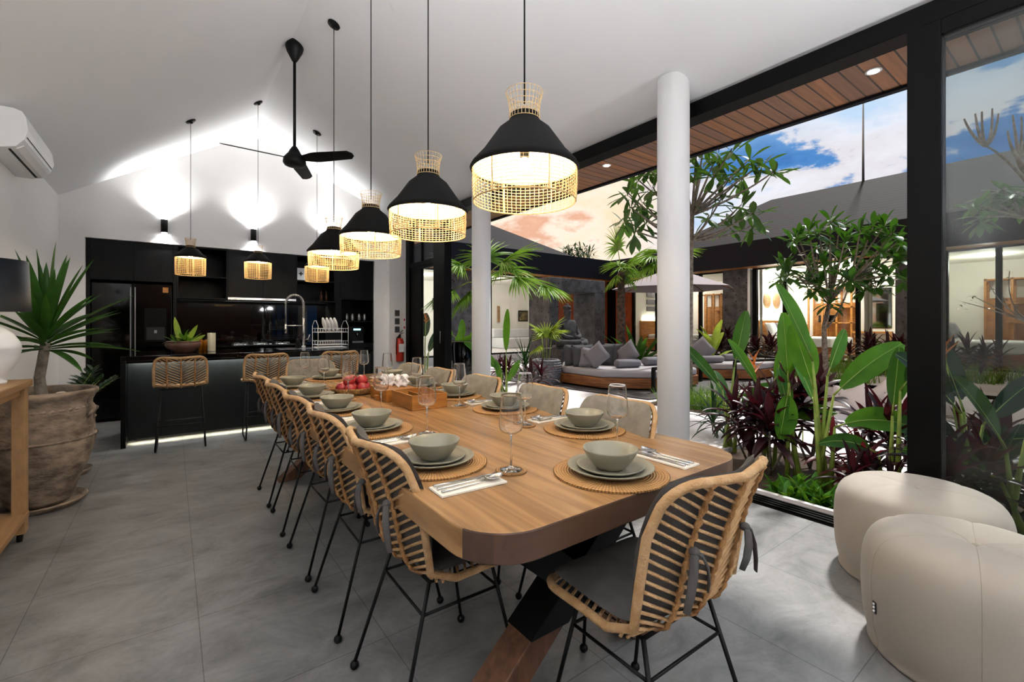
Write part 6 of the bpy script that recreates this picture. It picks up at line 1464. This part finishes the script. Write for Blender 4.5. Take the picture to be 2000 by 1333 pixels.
palm_tree('fan palm with bright leaves spreading behind the rear column', 945, 7.6, 1.95, .8, [(Raz+pi, -10, .55, .62), (Raz+.1, 48, .5, .75), (Raz, 12, .55, .75), (Raz+pi, 40, .5, .6), (Raz-.1, 2, 1.0, .55), (Raz+pi+.2, -35, .3, .6), (Faz, 60, .5, .7), (Raz+.9, 30, .6, .7)], tr=.07)
palm_tree('fan palm with one big leaf beside the main column', 1292, 9.2, 2.55, .6, [(Raz+pi, -20, .15, .72), (Raz+pi+.4, 15, .2, .6), (Raz, 30, .3, .6), (Faz, 40, .3, .6)], tr=.05)
# trees
def branch_tree(name, lab, cat, trunk, tips, leafL, leafW, nleaf, mt, r0=.05, shape='obov', bark='bark', flowers=(), el=(-25, 60), droop=.35):
    # trunk: list of points; tips: list of (start index or point, control, end)
    t = thing(name, lab, cat, tuple(trunk[0])); m = MB(t, True); n = len(trunk); m.tube(trunk, [r0*(1-.45*i/(n-1)) for i in range(n)], 10); m.build('trunk', bark)
    br = MB(t, True); lf = MB(t)
    for s_, c_, e_ in tips:
        s_ = Vector(s_); c_ = Vector(c_); e_ = Vector(e_); P = [(s_*(1-q)**2+c_*2*q*(1-q)+e_*q*q) for q in [i/8 for i in range(9)]]
        br.tube(P, [r0*.42*(1-.6*i/8) for i in range(9)], 7)
        if nleaf:
            for k in range(nleaf):
                az = k*2.4+s_.x; ee = A(rnd(*el)); lf.blade(e_+Vector((0, 0, -.10*k/nleaf)), (cos(ee)*cos(az), cos(ee)*sin(az), sin(ee)), leafL*rnd(.75, 1.1), leafW*rnd(.85, 1.1), droop*rnd(.5, 1.6), .12, 6, shape)
    br.build('branches', bark)
    if nleaf: lf.build('leaves', mt)
    if flowers:
        fl = MB(t)
        for p in flowers:
            for k in range(9): a = k*2.4; fl.blade(p, (cos(a), sin(a), .5), .07, .045, .2, .2, 3, 'paddle')
        fl.build('blossoms', 'flower_white')
    return t
dT = 6.9; b0 = dpt(1345, 760, dT); b0.z = 0; f0 = dpt(1350, 470, dT)
trunk = [b0, dpt(1347, 620, dT), dpt(1348, 520, dT), f0]; f1 = dpt(1352, 420, dT)
random.seed(31)
tips = []
for u, v, dd in ((1375, 285, 0), (1402, 300, .3), (1430, 290, -.2), (1465, 310, 0), (1490, 320, .2), (1512, 335, 0), (1395, 340, -.3), (1425, 350, .3), (1448, 400, 0), (1470, 415, -.3), (1410, 385, .2), (1372, 330, .4), (1360, 300, -.3), (1385, 420, -.2), (1450, 345, .4), (1430, 440, .2), (1470, 440, .1),
                 (1225, 375, 0), (1245, 350, .2), (1268, 330, 0), (1232, 405, -.3), (1255, 395, .3), (1275, 365, -.2), (1262, 430, .2), (1240, 450, 0), (1218, 430, .3), (1290, 340, .3), (1310, 300, .0), (1330, 330, -.3)):
    e = dpt(u, v, dT+dd*1.4); s_ = f0 if v > 360 else f1; c_ = s_.lerp(e, .55)+Vector((0, 0, -.12 if v > 330 else .02)); tips.append((s_, c_, e))
branch_tree('frangipani_tree', 'tall frangipani with long leaves rising behind the white column', 'tree', trunk+[f1], tips, .35, .095, 11, 'leaf_frangi', .055, el=(-55, 75))
dS = 9.6; b0 = dpt(1612, 712, dS); b0.z = 0; m1 = dpt(1609, 640, dS); fk = dpt(1620, 590, dS); limb1 = dpt(1598, 555, dS+.1); limb2 = dpt(1662, 548, dS-.1)
tips = [(dpt(1609, 645, dS), dpt(1640, 620, dS), limb2), (fk, dpt(1612, 575, dS), limb1), (m1, dpt(1622, 620, dS-.2), fk)]
for u, v, dd in ((1560, 465, 0), (1580, 450, .2), (1600, 455, -.2), (1622, 430, 0), (1640, 440, .3), (1550, 470, -.2), (1595, 480, .3), (1625, 480, .3), (1650, 470, -.3), (1680, 450, 0), (1705, 445, .2), (1728, 440, 0), (1742, 455, -.2), (1690, 480, .3), (1720, 490, -.3), (1745, 500, .2), (1760, 510, 0), (1665, 500, .3),
                 (1640, 510, 0), (1610, 520, -.3), (1590, 525, .3), (1572, 535, 0), (1530, 520, 0), (1525, 545, .2), (1540, 535, -.2), (1600, 560, -.2), (1580, 560, .2), (1630, 540, .3), (1680, 530, 0), (1710, 530, .2), (1735, 535, -.2), (1690, 560, 0), (1660, 545, -.3), (1712, 560, -.1), (1765, 545, .1), (1755, 470, .2)):
    e = dpt(u, v, dS+dd*1.8); s_ = (limb1 if u < 1600 else limb2 if u > 1665 else fk) if v > 440 else fk; tips.append((s_, s_.lerp(e, .5)+Vector((0, 0, -.06)), e))
fl = [dpt(1748, 548, dS-.5), dpt(1615, 445, dS-.4), dpt(1610, 490, dS-.4), dpt(1740, 542, dS-.5), dpt(1565, 500, dS-.5)]
branch_tree('courtyard_tree', 'small multi-branched green tree in the courtyard before the bedroom', 'tree', [b0, dpt(1611, 680, dS), m1, fk], tips, .38, .12, 14, 'leaf', .065, flowers=fl, el=(-35, 80), droop=.5)
# bare frangipani and leafy branches at the right, behind the glass
dR = 6.2; b0 = dpt(2040, 800, dR); b0.z = 0
tr_ = [b0, dpt(2035, 500, dR), dpt(2010, 360, dR), dpt(1990, 310, dR)]
tips = [(tr_[2], dpt(1960, 300, dR), dpt(1925, 285, dR)), (tr_[3], dpt(1985, 270, dR), dpt(1978, 225, dR)), (tr_[3], dpt(1998, 280, dR), dpt(1995, 228, dR)), (tr_[3], dpt(1972, 290, dR), dpt(1968, 255, dR)), (tr_[3], dpt(2010, 270, dR), dpt(2012, 215, dR))]
for a, b, c_ in ((1925, 285, 1883), (1925, 285, 1905), (1925, 285, 1918), (1925, 285, 1938), (1925, 285, 1950)):
    tips.append((dpt(1925, 285, dR), dpt((a+c_)/2-(4 if c_ < 1925 else -8), 272, dR), dpt(c_, {1883: 232, 1905: 222, 1918: 218, 1938: 212, 1950: 222}[c_], dR)))
branch_tree('bare_frangipani', 'leafless frangipani with thick bare branches at the upper right', 'tree', tr_, tips, .2, .05, 0, 'leaf', .06)
dR = 5.6; b0 = dpt(2060, 860, dR); b0.z = 0; tr_ = [b0, dpt(2050, 600, dR), dpt(2035, 470, dR), dpt(2020, 430, dR)]
tips = [(tr_[3], dpt(1980, 420, dR), dpt(u, v, dR+d_)) for u, v, d_ in ((1905, 400, 0), (1930, 385, .2), (1915, 425, -.2), (1945, 410, .2), (1980, 375, 0), (1995, 400, .3), (1960, 365, .1), (2010, 380, 0))]
branch_tree('frangipani_tree', 'leafy frangipani branch reaching in at the right edge below the bare one', 'tree', tr_, tips, .26, .07, 13, 'leaf_frangi', .045, el=(-50, 60))
dR = 5.2; b0 = dpt(2080, 900, dR); b0.z = 0; tr_ = [b0, dpt(2060, 700, dR), dpt(2030, 640, dR)]
tips = [(tr_[2], dpt(1960, 610, dR), dpt(u, v, dR)) for u, v in ((1880, 590), (1900, 578), (1935, 560), (1972, 530), (1960, 580), (1990, 590))]
branch_tree('bare_shrub', 'thin bare branch with small tips crossing the right-hand glass', 'shrub', tr_, tips, .05, .02, 5, 'leaf_dark', .022)
# trees beyond the roofs
x, y = at_d(1128, 22); t = thing('distant_tree', 'dark bushy treetop above the flat corner roof', 'tree', (x, y, 0)); MB(t, True).tube([(x, y, 0), (x, y, 4.2)], .12, 8).build('trunk', 'bark'); m = MB(t)
for i in range(420):
    a = rnd(0, 6.28); r_ = .95*sqrt(rnd(0, 1)); z = 4.4+rnd(-.5, .75)*(1-.5*r_); m.blade((x+r_*cos(a), y+r_*sin(a)*.7, z), (rnd(-1, 1), rnd(-1, 1), rnd(-.2, 1)), .34, .07, .4, .1, 3, 'lance')
m.build('crown', 'leaf_dark')
x, y = at_d(1985, 24); t = thing('distant_tree', 'dark treetop above the bedroom roof at the right edge', 'tree', (x, y, 0)); MB(t, True).tube([(x, y, 0), (x, y, 8.4)], .15, 8).build('trunk', 'bark'); m = MB(t)
for i in range(420):
    a = rnd(0, 6.28); r_ = 2.4*sqrt(rnd(0, 1)); z = 9.4+rnd(-.8, .8)*(1-.2*r_); m.blade((x+r_*cos(a), y+r_*sin(a)*.7, z), (rnd(-1, 1), rnd(-1, 1), rnd(-.2, 1)), .5, .10, .4, .1, 3, 'lance')
m.build('crown', 'leaf_dark')
# lightning rod on the roof
x, y = 16.5, at_x(1686, 16.5); o = MB(None, True).tube([(x, y, 5.45), (x, y, 7.6), (x, y, 8.2)], [.035, .02, .006], 6).build('lightning_rod', 'steel_dark', parent=None); tag(o, 'thin metal mast standing on the ridge of the bedroom roof', 'mast')
